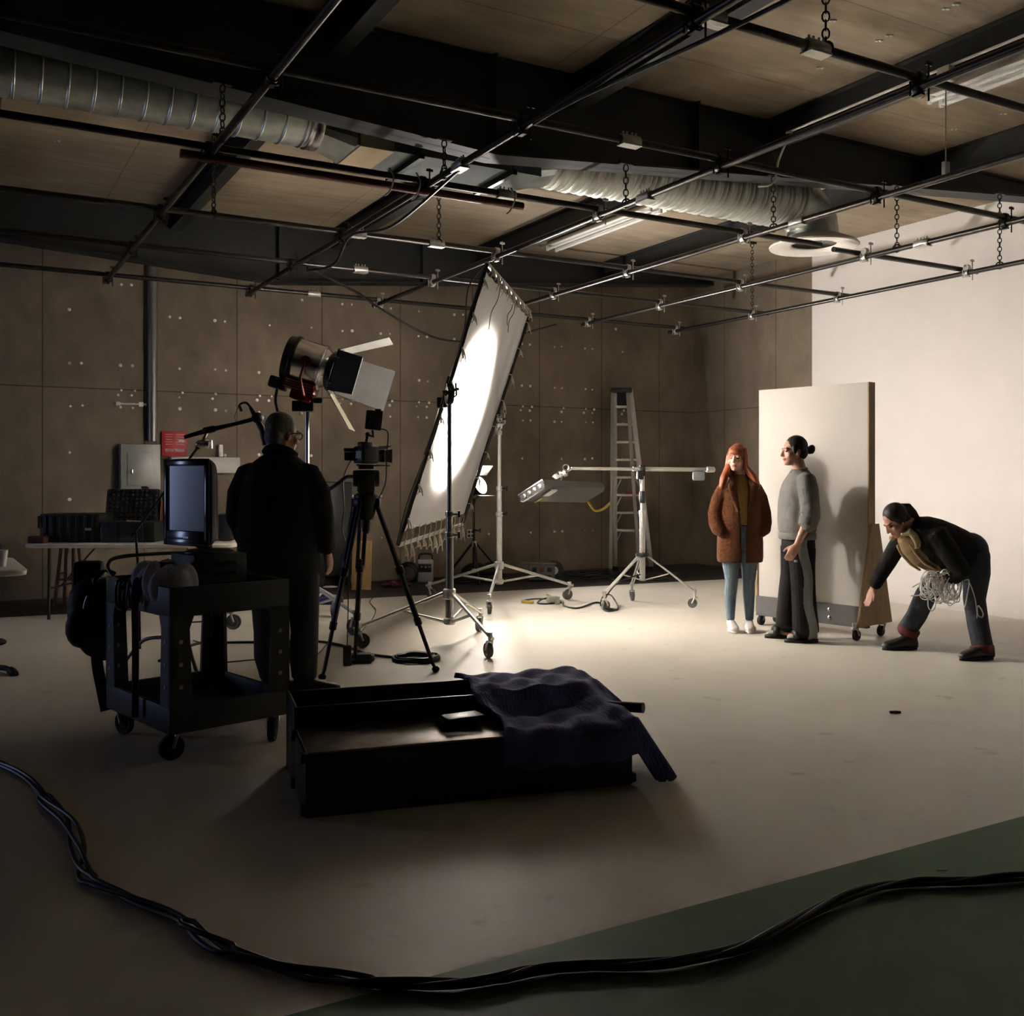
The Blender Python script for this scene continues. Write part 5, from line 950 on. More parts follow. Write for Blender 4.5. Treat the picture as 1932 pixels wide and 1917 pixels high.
for k in range(5): box(bm, p + w(-.02 + .011 * k, .006 * sin(k * 3), .008), (.02, .014, .014), rz(k * .8), .003)
single('floor_scrap', bm, mat('scrap_brown', (.06, .04, .03), .7), 'small brown scrap on the empty floor at the right', 'debris')
bm = BM(); p = fl(1778, 1643); plate(bm, p + w(-.02, 0, .002), p + w(.015, -.004, .003), p + w(.02, .01, .006), p + w(-.01, .012, .004), .002); single('paper_scrap', bm, M_white, 'tiny white paper scrap on the green floor', 'debris')
bm = BM(); tube(bm, spline([fl(-30, 1266) + UP * .02, fl(5, 1268) + UP * .03, fl(20, 1272) + UP * .025, fl(28, 1276) + UP * .01], 6), [0.02] * 12 + [.03] * 6 + [.015], 8); single('floor_hook', bm, M_rub, 'black curved foot poking in at the left edge', 'foot')
bm = BM(); p = fl(-2, 1218); ell(bm, p + UP * .03, (.06, .05, .03), RV, 10); single('rubber_lump', bm, M_rub, 'black lump on the floor at the far left edge', 'lump')
# ================================================================ PEOPLE
def V(*a): return Vector(a)
def limb(bm, pts, n=14):
    """pts: (centre, radius a, radius b) swept with round ends; b is the radius along the body's front-back axis"""
    P = [Vector(p[0]) for p in pts]; rings = []
    for i, p in enumerate(P):
        tg = (P[min(i + 1, len(P) - 1)] - P[max(i - 1, 0)]).normalized(); ref = Vector((0, 1, 0)) if abs(tg.y) < 0.85 else Vector((0, 0, 1))
        a = tg.cross(ref).normalized(); b = a.cross(tg).normalized(); rings.append((p, a * pts[i][1], b * (pts[i][2] if len(pts[i]) > 2 else pts[i][1])))
    c, a, b = rings[0]; t0 = (P[0] - P[1]).normalized(); c2, a2, b2 = rings[-1]; t1 = (P[-1] - P[-2]).normalized()
    k0, k1 = a.length * 0.6, a2.length * 0.6
    rings = [(c + t0 * k0, a * 0.45, b * 0.45)] + rings + [(c2 + t1 * k1, a2 * 0.45, b2 * 0.45)]
    loft(bm, rings, n)
def headM(c, face, up=(0, 0, 1)):
    y = uv(face); x = y.cross(Vector(up)).normalized(); z = x.cross(y); return Matrix.Translation(c) @ Matrix((x, y, z)).transposed().to_4x4()
def build_head(bm, Mh, s=1.0, ears=True):
    R = Mh.to_3x3()
    def e(c, r): ell(bm, Mh @ (Vector(c) * s), tuple(q * s for q in r), R, 18)
    e((0, -0.012, 0.032), (0.074, 0.096, 0.098)); e((0, 0.022, -0.028), (0.064, 0.074, 0.082)); e((0, 0.046, -0.082), (0.043, 0.045, 0.036)); e((0, 0.070, -0.098), (0.022, 0.020, 0.018))
    for q in (-1, 1):
        e((q * 0.043, 0.058, -0.030), (0.026, 0.026, 0.026)); e((q * 0.030, 0.084, 0.026), (0.026, 0.010, 0.008)); (e((q * 0.076, -0.006, -0.008), (0.010, 0.020, 0.032)) if ears else None); e((q * 0.031, 0.079, 0.003), (0.0135, 0.012, 0.010)); e((q * 0.012, 0.098, -0.032), (0.010, 0.010, 0.008))
    for k in range(7): f = k / 6; e((0, 0.088 + 0.022 * f, 0.018 - 0.048 * f), (0.009 + 0.004 * f, 0.010 + 0.004 * f, 0.013))
    e((0, 0.089, -0.058), (0.024, 0.011, 0.0065)); e((0, 0.087, -0.070), (0.020, 0.011, 0.0070))
def paint_head(me, Mh, s=1.0, eye=1, lip=2, brow=3):
    I = Mh.inverted()
    for p in me.polygons:
        q = (I @ p.center) / s
        if q.length > 0.25 or q.y < 0.05: continue
        for g in (-1, 1):
            d = Vector((q.x - g * 0.031, q.z - 0.003))
            if abs(d.x) < 0.0115 and abs(d.y) < 0.0045: p.material_index = eye
            if abs(d.x) < 0.021 and 0.019 < d.y < 0.0250 and brow is not None: p.material_index = brow
        if abs(q.x) < 0.024 and -0.075 < q.z < -0.053 and q.y > 0.075: p.material_index = lip
def hand(bm, wrist, d, palm_n, thumb_side, curl=0.5, s=1.0, L=0.185):
    """five fingered hand from wrist along d; palm faces palm_n; thumb lies on thumb_side"""
    d = uv(d); n = uv(Vector(palm_n) - d * d.dot(Vector(palm_n))); t = uv(Vector(thumb_side) - d * d.dot(Vector(thumb_side)) - n * n.dot(Vector(thumb_side))); w0 = Vector(wrist)
    loft(bm, [(w0 - d * 0.03, t * 0.026 * s, n * 0.021 * s), (w0, t * 0.027 * s, n * 0.019 * s), (w0 + d * 0.035 * s, t * 0.038 * s, n * 0.019 * s), (w0 + d * 0.075 * s, t * 0.042 * s, n * 0.017 * s), (w0 + d * 0.098 * s, t * 0.038 * s, n * 0.012 * s)], 16, 0, 2.4)
    for k, (o, ln) in enumerate(((0.030, 0.072), (0.0105, 0.082), (-0.0095, 0.076), (-0.029, 0.060))):
        p = w0 + d * 0.088 * s + t * o * s; a = d.copy(); P = [p - d * 0.02]; r = [0.0088 * s]; P.append(p); r.append(0.0092 * s)
        for j, q in enumerate((0.45, 0.30, 0.25)):
            ang = curl * (0.35, 0.6, 0.5)[j] * (1 + 0.12 * k); a = (a * cos(ang) + n * sin(ang)).normalized(); p = p + a * ln * q * s; P.append(p); r.append((0.0085, 0.0078, 0.0062)[j] * s)
        tube(bm, P, r, 8)
    p = w0 + d * 0.025 * s + t * 0.026 * s; a = (d * 0.72 + t * 0.60 + n * 0.25).normalized(); P = [p - a * 0.015, p, p + a * 0.040 * s]; a2 = (a + d * 0.35 + n * 0.35 * curl - t * .15).normalized(); P += [P[-1] + a2 * 0.030 * s]; a3 = (a2 + d * 0.2 - t * 0.2).normalized(); P += [P[-1] + a3 * 0.022 * s]
    tube(bm, P, [0.012 * s, 0.013 * s, 0.0105 * s, 0.0095 * s, 0.007 * s], 8)
def shoe(bm, heel, d, L=0.28, wd=0.048, hh=0.075):
    d = uv(Vector((d[0], d[1], 0))); s = Vector((-d.y, d.x, 0)); h = Vector((heel[0], heel[1], heel[2] if len(heel) > 2 else 0)); z = Vector((0, 0, 1)); rings = []
    for f, ww, ht in ((0.0, 0.55, 0.55), (0.04, 0.74, 0.95), (0.18, 0.78, 1.05), (0.34, 0.78, 1.0), (0.5, 0.86, 0.8), (0.68, 1.0, 0.64), (0.85, 0.92, 0.52), (0.96, 0.6, 0.40), (1.0, 0.3, 0.3)):
        rings.append((h + d * L * f + z * hh * ht * 0.5, s * wd * ww, z * hh * ht * 0.5))
    loft(bm, rings, 18, 0, 2.8)
def sole(bm, heel, d, L=0.285, wd=0.050, th=0.022):
    d = uv(Vector((d[0], d[1], 0))); s = Vector((-d.y, d.x, 0)); h = Vector((heel[0], heel[1], 0)); pts = []
    for k in range(24):
        a = 2 * pi * k / 24; f = 0.5 - 0.5 * cos(a); ww = wd * (0.75 + 0.3 * f - 0.25 * max(0, f - .75) * 2) * sin(a); pts.append(h + d * (L * f) + s * ww)
    prism(bm, pts, (0, 0, th))
class Person:
    def __init__(self, label, r, f): self.t = thing('person', label, 'person', w(r, f, 0)); self.r, self.f = r, f
    def add(self, name, src, mats, label=None, ang=0): return obj(name, src, mats, self.t, False, ang, label)
def open_shell(bm, levels, th, n=40):
    """coat torso: levels = (centre, half-axis a, half-axis b(front), half gap angle); open towards +b"""
    O, I = [], []
    for c, a, b, g in levels:
        c, a, b = Vector(c), Vector(a), Vector(b); ro, ri = [], []
        for k in range(n + 1):
            t = g + (2 * pi - 2 * g) * k / n; ro.append(bm.verts.new(c + b * cos(t) + a * sin(t))); q = c + (b * (1 - th / b.length)) * cos(t) + (a * (1 - th / a.length)) * sin(t); ri.append(bm.verts.new(q))
        O.append(ro); I.append(ri)
    m = len(levels)
    for i in range(m - 1):
        for k in range(n):
            bm.faces.new((O[i][k], O[i][k + 1], O[i + 1][k + 1], O[i + 1][k])); bm.faces.new((I[i][k + 1], I[i][k], I[i + 1][k], I[i + 1][k + 1]))
        bm.faces.new((O[i][0], O[i + 1][0], I[i + 1][0], I[i][0])); bm.faces.new((O[i + 1][n], O[i][n], I[i][n], I[i + 1][n]))
    for i in (0, m - 1):
        for k in range(n): bm.faces.new((O[i][k + 1], O[i][k], I[i][k], I[i][k + 1]) if i == 0 else (O[i][k], O[i][k + 1], I[i][k + 1], I[i][k]))
X_, Y_, Z_ = V(1, 0, 0), V(0, 1, 0), V(0, 0, 1)
def trouser_leg(bm, hip, knee, ankle, r0, r1, r2, n=18):
    hip, knee, ankle = Vector(hip), Vector(knee), Vector(ankle); limb(bm, [(hip, r0), (hip.lerp(knee, 0.5), (r0 + r1) / 2), (knee, r1), (knee.lerp(ankle, 0.4), (r1 * .5 + r2 * .5) * 1.02), (ankle, r2)], n)
def finish(me, vox): return me
# ---- 1. man in the grey sweatshirt, facing left --------------------------------------------------
P = Person('person in grey sweatshirt and track pants with hair bun, standing before the white board', (1506 - CX) / F * 8.45, 8.45)
hc = V(-0.035, 0.0, 1.595); face = uv((-1, -0.12, -0.02)); Mh = headM(hc, face)
bm = BM(); build_head(bm, Mh); limb(bm, [(V(0.03, 0, 1.40), 0.075, 0.075), (V(0.01, 0, 1.45), 0.056), (V(-0.01, 0, 1.53), 0.054)])
loft(bm, [(V(0.0, 0, z), V(a, 0, 0), V(0, b, 0)) for z, a, b in ((0.86, 0.11, 0.15), (1.0, 0.10, 0.14), (1.2, 0.12, 0.16), (1.34, 0.09, 0.15), (1.42, 0.06, 0.08))], 20)
sh = {-1: V(0.02, -0.185, 1.36), 1: V(0.02, 0.185, 1.36)}; el = {-1: V(0.035, -0.235, 1.06), 1: V(0.03, 0.235, 1.06)}; wr = {-1: V(-0.075, -0.225, 0.82), 1: V(0.03, 0.225, 0.81)}
for s in (-1, 1):
    limb(bm, [(sh[s], 0.05), (el[s], 0.042), (el[s].lerp(wr[s], 0.25), 0.043), (wr[s], 0.027, 0.024)], 12); hand(bm, wr[s], wr[s] - el[s] + V(-0.06 if s < 0 else 0.02, 0, -.05), (0.25, -s * 0.9, 0), (-0.9, -s * 0.3, -.2), 0.75)
    trouser_leg(bm, (0.0, s * 0.09, 0.86), (0.0, s * 0.10, 0.46), (0.03, s * 0.10, 0.09), 0.06, 0.042, 0.03); limb(bm, [(V(0.05, s * 0.1, 0.05), 0.035), (V(-0.1, s * 0.1, 0.035), 0.035, .03)])
me = remesh(bm, 0.0065, 3); paint_head(me, Mh); P.add('body', me, [M_skin, M_eye, M_lip, mat('hair_dark', (0.02, 0.014, 0.011), 0.55, 0, .3, 60, .1)])
M_hd = MATS['hair_dark']
bm = BM(); R = Mh.to_3x3()
ell(bm, Mh @ V(0, -0.022, 0.044), (0.082, 0.098, 0.096), R, 20); ell(bm, Mh @ V(0, -0.055, -0.005), (0.072, 0.065, 0.07), R, 16)
for s in (-1, 1): ell(bm, Mh @ V(s * 0.066, 0.012, 0.018), (0.016, 0.030, 0.042), R, 12)
limb(bm, [(Mh @ V(0, -0.10, 0.02), 0.024), (Mh @ V(0, -0.125, 0.012), 0.02)], 10)
for k in range(9): a = k * 2.4; ell(bm, Mh @ V(0.018 * cos(a), -0.150 + 0.012 * sin(a * 1.7), 0.016 + 0.02 * sin(a)), 0.022, None, 10)
P.add('hair', remesh(bm, 0.006, 2), M_hd)
bm = BM(); ell(bm, Mh @ V(0, 0.052, -0.080), (0.049, 0.047, 0.036), R, 16)
for s in (-1, 1): ell(bm, Mh @ V(s * 0.052, 0.022, -0.058), (0.014, 0.034, 0.036), R, 12)
bm.free()
M_sw = mat('sweat_grey', (0.19, 0.185, 0.175), 0.9, 0, 0.12, 9, 0.55, 0.2)
bm = BM()
loft(bm, [(V(x, 0, z), V(a, 0, 0), V(0, b, 0)) for z, a, b, x in ((0.885, 0.128, 0.172, -0.01), (0.93, 0.150, 0.195, -0.008), (1.02, 0.158, 0.20, -0.008), (1.16, 0.158, 0.205, -0.004), (1.27, 0.148, 0.205, 0.004), (1.34, 0.13, 0.195, 0.012), (1.395, 0.10, 0.15, 0.018), (1.43, 0.074, 0.085, 0.012), (1.445, 0.066, 0.07, 0.008))], 30, 0, 2.2)
for s in (-1, 1): limb(bm, [(V(0.02, s * 0.15, 1.365), 0.08), (V(0.024, s * 0.20, 1.28), 0.084), (V(0.035, s * 0.235, 1.12), 0.076), (V(0.036, s * 0.243, 1.05), 0.076), (V(0.02, s * 0.242, 1.00), 0.070), (V(-0.002 if s < 0 else 0.025, s * 0.24, 0.965), 0.056)], 18)
for k in range(5): torus(bm, V(0.03 - 0.006 * k, -0.24, 1.10 - 0.03 * k), (0.3 + .1 * sin(k * 2), 0.1, 1), 0.072 - .002 * k, 0.011, 20, 6)
P.add('sweatshirt', remesh(bm, 0.0085, 4), M_sw)
bm = BM(); loft(bm, [(V(-0.008, 0, z), V(a, 0, 0), V(0, b, 0)) for z, a, b in ((0.855, 0.142, 0.185), (0.862, 0.149, 0.192), (0.905, 0.150, 0.193), (0.915, 0.140, 0.18))], 30, 0, 2.2); P.add('hem', bm, mat('rib_grey', (0.17, 0.165, 0.16), 0.9, 0, .1, 30, .2)); bm = BM(); torus(bm, V(0.004, 0, 1.437), (-0.25, 0, 1), 0.068, 0.010, 28, 7); P.add('neckband', bm, MATS['rib_grey'])
M_tp = mat('track_dark', (0.010, 0.008, 0.0095), 0.7, 0, .2, 14, .05, .2); M_ts = mat('track_grey', (0.22, 0.235, 0.25), 0.5, 0, .12, 14, .08)
bm = BM(); loft(bm, [(V(0, 0, z), V(a, 0, 0), V(0, b, 0)) for z, a, b in ((0.74, 0.125, 0.17), (0.80, 0.135, 0.18), (0.88, 0.132, 0.175), (0.91, 0.12, 0.165))], 26)
limb(bm, [(V(0.0, -0.095, 0.78), 0.118, 0.095), (V(0.005, -0.105, 0.60), 0.104, 0.09), (V(0.012, -0.108, 0.42), 0.100, 0.09), (V(0.022, -0.11, 0.24), 0.104, 0.09), (V(0.03, -0.112, 0.12), 0.110, 0.092), (V(0.034, -0.112, 0.085), 0.108, 0.09)], 20)
limb(bm, [(V(-0.005, 0.095, 0.78), 0.118, 0.095), (V(-0.02, 0.105, 0.55), 0.10, 0.09), (V(-0.045, 0.108, 0.38), 0.094, 0.088), (V(-0.06, 0.11, 0.2), 0.096, 0.088), (V(-0.06, 0.112, 0.11), 0.102, 0.09)], 20)
me = remesh(bm, 0.0055, 4)
for p in me.polygons:
    c = p.center; x0 = -0.075 + 0.02 + (0.88 - c.z) * 0.10 + 0.012 * sin(c.z * 14)
    if c.y < -0.10 and x0 < c.x < x0 + 0.082 and c.z < 0.88: p.material_index = 1
    elif c.y > 0.135 and x0 < c.x < x0 + 0.08: p.material_index = 1
P.add('track_pants', me, [M_tp, M_ts])
bm = BM(); box(bm, V(-0.075, -0.192, 0.685), (0.028, 0.004, 0.018)); P.add('pocket_tag', bm, M_wplate)
for s, hx, hy in ((-1, 0.135, -0.115), (1, 0.03, 0.115)):
    bm = BM(); sole(bm, (hx, hy), (-1, 0.0), 0.285, 0.052, 0.03)
    tube(bm, [V(hx - 0.19, hy - 0.05, 0.035), V(hx - 0.19, hy - 0.03, 0.075), V(hx - 0.19, hy, 0.085), V(hx - 0.19, hy + 0.03, 0.075), V(hx - 0.19, hy + .05, 0.035)], 0.03, 8); P.add('slide_sandal', bm, mat('slide_black', (0.014, 0.013, 0.013), 0.55))
    bm = BM(); shoe(bm, (hx - 0.01, hy, 0.03), (-1, 0), 0.25, 0.042, 0.07); limb(bm, [(V(hx - .05, hy, .12), .04), (V(hx - .05, hy, .06), .04)]); P.add('sock', remesh(bm, .008, 2), mat('sock_grey', (0.34, 0.33, 0.31), 0.9, 0, .1, 30))
# ---- 2. woman in the brown fleece coat -----------------------------------------------------------
P = Person('person with long red hair in brown fleece coat, hands in pockets, beside the board', (1396 - CX) / F * 8.97, 8.97)
hc = V(-0.030, -0.03, 1.545); face = uv((-0.50, -0.86, -0.02)); Mh = headM(hc, face, (0.08, 0, 1)); R = Mh.to_3x3()
bm = BM(); build_head(bm, Mh, 0.96, False); limb(bm, [(V(0.0, 0.01, 1.34), 0.065), (V(-0.005, 0.0, 1.41), 0.046), (V(-0.02, -0.01, 1.48), 0.046)])
loft(bm, [(V(0.0, 0.01, z), V(a, 0, 0), V(0, b, 0)) for z, a, b in ((0.8, 0.15, 0.10), (0.95, 0.14, 0.10), (1.1, 0.13, 0.09), (1.25, 0.13, 0.09), (1.33, 0.08, 0.07))], 20)
for s in (-1, 1):
    e_ = V(s * 0.212, 0.02, 1.05); wr_ = V(s * 0.155, -0.05, 0.90); limb(bm, [(V(s * 0.13, 0.01, 1.25), 0.042), (e_, 0.038), (wr_, 0.026)]); hand(bm, wr_, V(-s * 0.45, 0.25, -0.8), (-s * 0.9, 0.2, 0), (0, -1, 0), 0.4, 0.92)
    trouser_leg(bm, (s * 0.085, 0.0, 0.82), (s * 0.078, -0.01, 0.44), (s * 0.085, 0.0, 0.09), 0.062, 0.04, 0.028); limb(bm, [(V(s * 0.085, 0.02, 0.05), 0.034), (V(s * 0.085, -0.12, 0.035), 0.032)])
me = remesh(bm, 0.006, 3); paint_head(me, Mh, 0.96); P.add('body', me, [M_skin2, M_eye, M_lip, mat('hair_red', (0.29, 0.075, 0.028), 0.45, 0, .35, 40, .15, .5, (6, 6, .6))])
M_hr = MATS['hair_red']; bm = BM()
ell(bm, Mh @ V(0, -0.024, 0.040), (0.086, 0.100, 0.100), R, 20); ell(bm, Mh @ V(0, 0.040, 0.060), (0.070, 0.054, 0.046), R, 16)
for s in (-1, 1):
    q = Mh @ V(s * 0.076, -0.018, 0.03); lo = V(-0.135, -0.085, 1.275) if s == 1 else V(0.10, -0.05, 1.30)
    side_pt = q; lo2 = V(q.x * 1.0 + (-0.10 if q.x < hc.x else 0.09), -0.10, 1.285)
    limb(bm, [(Mh @ V(s * 0.050, -0.01, 0.085), 0.030, 0.055), (Mh @ V(s * 0.074, 0.0, 0.02), 0.026, 0.058), (Mh @ V(s * 0.080, -0.004, -0.07), 0.028, 0.055), (q.lerp(lo2, 0.72), 0.036, 0.048), (lo2, 0.026, 0.034)], 14)
limb(bm, [(Mh @ V(0, -0.07, 0.03), 0.075, 0.05), (hc + V(0.02, 0.07, -0.13), 0.085, 0.04), (hc + V(0.02, 0.085, -0.25), 0.09, 0.032)], 16)
P.add('hair', remesh(bm, 0.006, 5), M_hr)
M_ft = mat('fleece_brown', (0.095, 0.030, 0.009), 0.95, 0, 0.3, 45, 0.9, 0.15, None, None, 0, 0.12)
bm = BM()
lv = [(0.615, 0.20, 0.150, 0.10), (0.66, 0.207, 0.160, 0.10), (0.80, 0.205, 0.168, 0.12), (0.95, 0.197, 0.170, 0.14), (1.06, 0.19, 0.168, 0.20), (1.16, 0.185, 0.160, 0.34), (1.25, 0.18, 0.148, 0.50), (1.305, 0.155, 0.130, 0.62), (1.35, 0.115, 0.108, 0.66), (1.385, 0.09, 0.09, 0.72)]
open_shell(bm, [(V(0.004, 0.015, z), V(-a, 0, 0), V(0, -b, 0), g) for z, a, b, g in lv], 0.032)
for s in (-1, 1): limb(bm, [(V(s * 0.130, 0.012, 1.285), 0.068), (V(s * 0.175, 0.014, 1.19), 0.076), (V(s * 0.212, 0.02, 1.05), 0.074), (V(s * 0.212, -0.01, 0.97), 0.072), (V(s * 0.20, -0.05, 0.91), 0.064), (V(s * 0.165, -0.08, 0.885), 0.05)], 18)
for s in (-1, 1):
    limb(bm, [(V(s * 0.075, -0.075, 1.37), 0.026, 0.02), (V(s * 0.10, -0.135, 1.30), 0.044, 0.018), (V(s * 0.085, -0.155, 1.20), 0.036, 0.016), (V(s * 0.045, -0.165, 1.08), 0.014, 0.012)], 12)
limb(bm, [(V(-0.085, -0.05, 1.385), 0.03), (V(-0.06, 0.06, 1.40), 0.032), (V(0.0, 0.09, 1.405), 0.034), (V(0.06, 0.06, 1.40), 0.032), (V(0.085, -0.05, 1.385), 0.03)], 12)
P.add('coat', remesh(bm, 0.009, 3), M_ft)
bm = BM(); loft(bm, [(V(0.0, -0.02, z), V(a, 0, 0), V(0, b, 0)) for z, a, b in ((0.955, 0.145, 0.118), (1.0, 0.15, 0.122), (1.15, 0.15, 0.118), (1.27, 0.155, 0.105), (1.34, 0.11, 0.08), (1.385, 0.06, 0.065), (1.40, 0.056, 0.06))], 24); P.add('sweater', remesh(bm, .009, 2), mat('mustard', (0.24, 0.135, 0.028), 0.9, 0, .15, 40, .2))
M_jn = mat('jeans_blue', (0.125, 0.175, 0.22), 0.8, 0, 0.18, 9, 0.5); bm = BM()
loft(bm, [(V(0, 0.0, z), V(a, 0, 0), V(0, b, 0)) for z, a, b in ((0.74, 0.165, 0.115), (0.82, 0.168, 0.118), (0.95, 0.148, 0.108))], 22)
for s in (-1, 1): limb(bm, [(V(s * 0.088, 0, 0.76), 0.088), (V(s * 0.084, 0, 0.60), 0.075), (V(s * 0.076, -0.012, 0.44), 0.057), (V(s * 0.082, 0.01, 0.32), 0.054), (V(s * 0.085, 0.0, 0.12), 0.038), (V(s * 0.085, 0, 0.105), 0.038)], 16)
P.add('jeans', remesh(bm, 0.007, 3), M_jn)
for s in (-1, 1):
    d_ = (-0.12 - 0.1 * s, -1, 0); hx, hy = s * 0.088 + 0.01, 0.055
    bm = BM(); shoe(bm, (hx, hy, 0.018), d_, 0.245, 0.044, 0.085); sh_ = P.add('trainer', bm, mat('trainer_white', (0.74, 0.71, 0.68), 0.6, 0, .05, 20))
    bm = BM(); sole(bm, (hx, hy + 0.005), d_, 0.255, 0.047, 0.024); q = P.add('sole', bm, M_white, None); q.parent = sh_
# ---- 3. woman bending over ----------------------------------------------------------------------
r0, f0 = (1765 - CX) / F * 7.8, 7.8; k0 = 7.8 / F
def q3(px, py, y=0.0): return V((px - 1765) * k0, y, H + (HY - py) * k0)
P = Person('person in black jacket and cuffed jeans bending over, holding tangled white cables', r0, f0)
hip, chest, neckp = q3(1826, 1032, 0), q3(1752, 1002, 0), q3(1716, 992, 0)
hc = q3(1690, 983, -0.01); face = uv((-0.80, -0.08, -0.62)); Mh = headM(hc, face, (-0.6, 0, 0.8)); R = Mh.to_3x3()
bm = BM(); build_head(bm, Mh, 0.97)
limb(bm, [(chest, 0.10), (neckp + V(0.03, 0, 0.0), 0.06), (hc + V(0.05, 0, 0.0), 0.052)])
ax_ = uv(hip - chest); dn = uv(Y_.cross(ax_)); dn = dn if dn.z < 0 else -dn
loft(bm, [(neckp.lerp(chest, 0.6), Y_ * 0.12, dn * 0.07), (chest, Y_ * 0.16, dn * 0.10), (chest.lerp(hip, 0.5), Y_ * 0.14, dn * 0.095), (hip, Y_ * 0.155, dn * 0.11)], 20)
sR, eR, wR = q3(1722, 1008, 0.16), q3(1694, 1064, 0.20), q3(1664, 1116, 0.20); sL, eL, wL = q3(1748, 1006, -0.17), q3(1796, 1080, -0.22), q3(1770, 1086, -0.16)
limb(bm, [(sR, 0.045), (eR, 0.038), (wR, 0.026)]); hand(bm, wR, q3(1656, 1142, .2) - wR, (-0.75, -0.3, -.5), (0.1, -0.9, 0.1), 0.35, 0.95)
limb(bm, [(sL, 0.045), (eL, 0.038), (wL, 0.026)]); hand(bm, wL, V(-0.9, 0.15, -0.15), (0.1, 0.5, 0.85), (0.0, .8, .5), 0.9, 0.95)
kR, aR = q3(1758, 1128, 0.12), q3(1731, 1207, 0.20); kL, aL = q3(1826, 1128, -0.11), q3(1829, 1226, -0.22)
trouser_leg(bm, hip + V(0, 0.085, 0), kR, aR, 0.07, 0.045, 0.032); trouser_leg(bm, hip + V(0, -0.085, 0), kL, aL, 0.07, 0.045, 0.032)
for a_ in (aR, aL): limb(bm, [(V(a_.x, a_.y, 0.055), 0.036), (V(a_.x - 0.13, a_.y, 0.04), 0.033)])
me = remesh(bm, 0.0065, 3); paint_head(me, Mh, 0.97); P.add('body', me, [mat('skin_warm', (0.52, 0.27, 0.19), 0.5, 0, .08, 30), M_eye, M_lip, M_hd])
bm = BM(); ell(bm, Mh @ V(0, -0.026, 0.044), (0.084, 0.098, 0.096), R, 20); ell(bm, Mh @ V(0, -0.06, 0.0), (0.07, 0.06, 0.07), R, 14)
for s in (-1, 1): ell(bm, Mh @ V(s * 0.070, -0.012, 0.010), (0.016, 0.042, 0.048), R, 12)
limb(bm, [(q3(1698, 964), 0.022), (q3(1702, 956), 0.03), (q3(1712, 957), 0.036), (q3(1722, 968), 0.034), (q3(1732, 982), 0.024), (q3(1738, 990), 0.012)], 12)
P.add('hair', remesh(bm, 0.006, 2), M_hd); bm = BM(); torus(bm, q3(1699, 962), (0.7, 0, 0.7), 0.024, 0.007, 16, 6); P.add('hair_tie', bm, M_white)
M_jk = mat('jacket_black', (0.012, 0.011, 0.011), 0.8, 0, .25, 8, .6, .25); bm = BM()
lv = [(q3(1711, 998), 0.09, 0.085, 0.7), (q3(1720, 1003), 0.14, 0.125, 0.60), (q3(1737, 1011), 0.185, 0.165, 0.46), (q3(1758, 1022), 0.205, 0.190, 0.36), (q3(1782, 1033), 0.205, 0.195, 0.30), (q3(1804, 1041), 0.20, 0.185, 0.28), (q3(1824, 1049), 0.195, 0.170, 0.28), (q3(1836, 1054), 0.19, 0.160, 0.30)]
open_shell(bm, [(c, Y_ * a, dn * b, g) for c, a, b, g in lv], 0.025)
limb(bm, [(sR + V(0.01, -0.02, 0.0), 0.078), (sR.lerp(eR, 0.5), 0.07), (eR, 0.066), (eR.lerp(wR, 0.6), 0.054), (wR.lerp(eR, 0.12), 0.05)], 16)
limb(bm, [(sL + V(0.01, 0.03, 0.0), 0.088), (sL.lerp(eL, 0.5), 0.078), (eL + V(-.01, 0, .005), 0.072), (eL.lerp(wL, 0.5), 0.06), (wL + V(0.02, 0, 0), 0.052)], 16)
P.add('jacket', remesh(bm, 0.0085, 3), M_jk)
M_fl = mat('fleece_cream', (0.47, 0.36, 0.20), 0.95, 0, .15, 60, .5, .2); bm = BM()
limb(bm, [(q3(1696, 1008, -0.07), 0.020), (q3(1707, 1003, -0.105), 0.03, .024), (q3(1716, 1012, -0.125), 0.036, .02), (q3(1720, 1022, -0.13), 0.032, .02), (q3(1719, 1030, -0.125), 0.024, .016)], 12)
limb(bm, [(q3(1708, 998, -0.08), 0.022), (q3(1712, 990, -.03), 0.024), (q3(1712, 990, .05), 0.024), (q3(1700, 1008, .10), 0.026), (q3(1690, 1018, .09), .024)], 12)
limb(bm, [(q3(1709, 1026, -.09), .014), (q3(1718, 1042, -.10), .014), (q3(1734, 1060, -.105), .014), (q3(1758, 1074, -.10), .012)], 8)
limb(bm, [(q3(1698, 1030, .05), .014), (q3(1708, 1047, .07), .014), (q3(1726, 1066, .08), .014), (q3(1745, 1078, .09), .012)], 8)
P.add('collar', remesh(bm, .008, 2), M_fl, 'cream fleece collar and lining')
bm = BM(); lv = [(q3(1701, 1010), .07, .06), (q3(1716, 1020), .12, .115), (q3(1738, 1034), .14, .145), (q3(1768, 1046), .14, .150), (q3(1806, 1052), .14, .13)]
loft(bm, [(c, Y_ * a, dn * b) for c, a, b in lv], 20); P.add('shirt', remesh(bm, .009, 2), mat('shirt_tan', (0.22, 0.145, 0.07), 0.9, 0, .2, 20, .1))
M_jd = mat('jeans_dark', (0.035, 0.042, 0.055), 0.8, 0, .3, 9, .6); bm = BM()
ell(bm, hip + V(0.015, 0, -0.02), (0.125, 0.185, 0.135), None, 20); ell(bm, hip + V(0.045, 0, -0.075), (0.105, 0.175, 0.125), None, 20)
limb(bm, [(hip + V(0, 0.09, -0.05), 0.112), (hip.lerp(kR, 0.5) + V(0, .05, 0), 0.095), (kR, 0.082), (kR.lerp(aR, 0.5), 0.078), (aR + V(0, 0, 0.05), 0.076), (aR + V(0, 0, .03), .074)], 18)
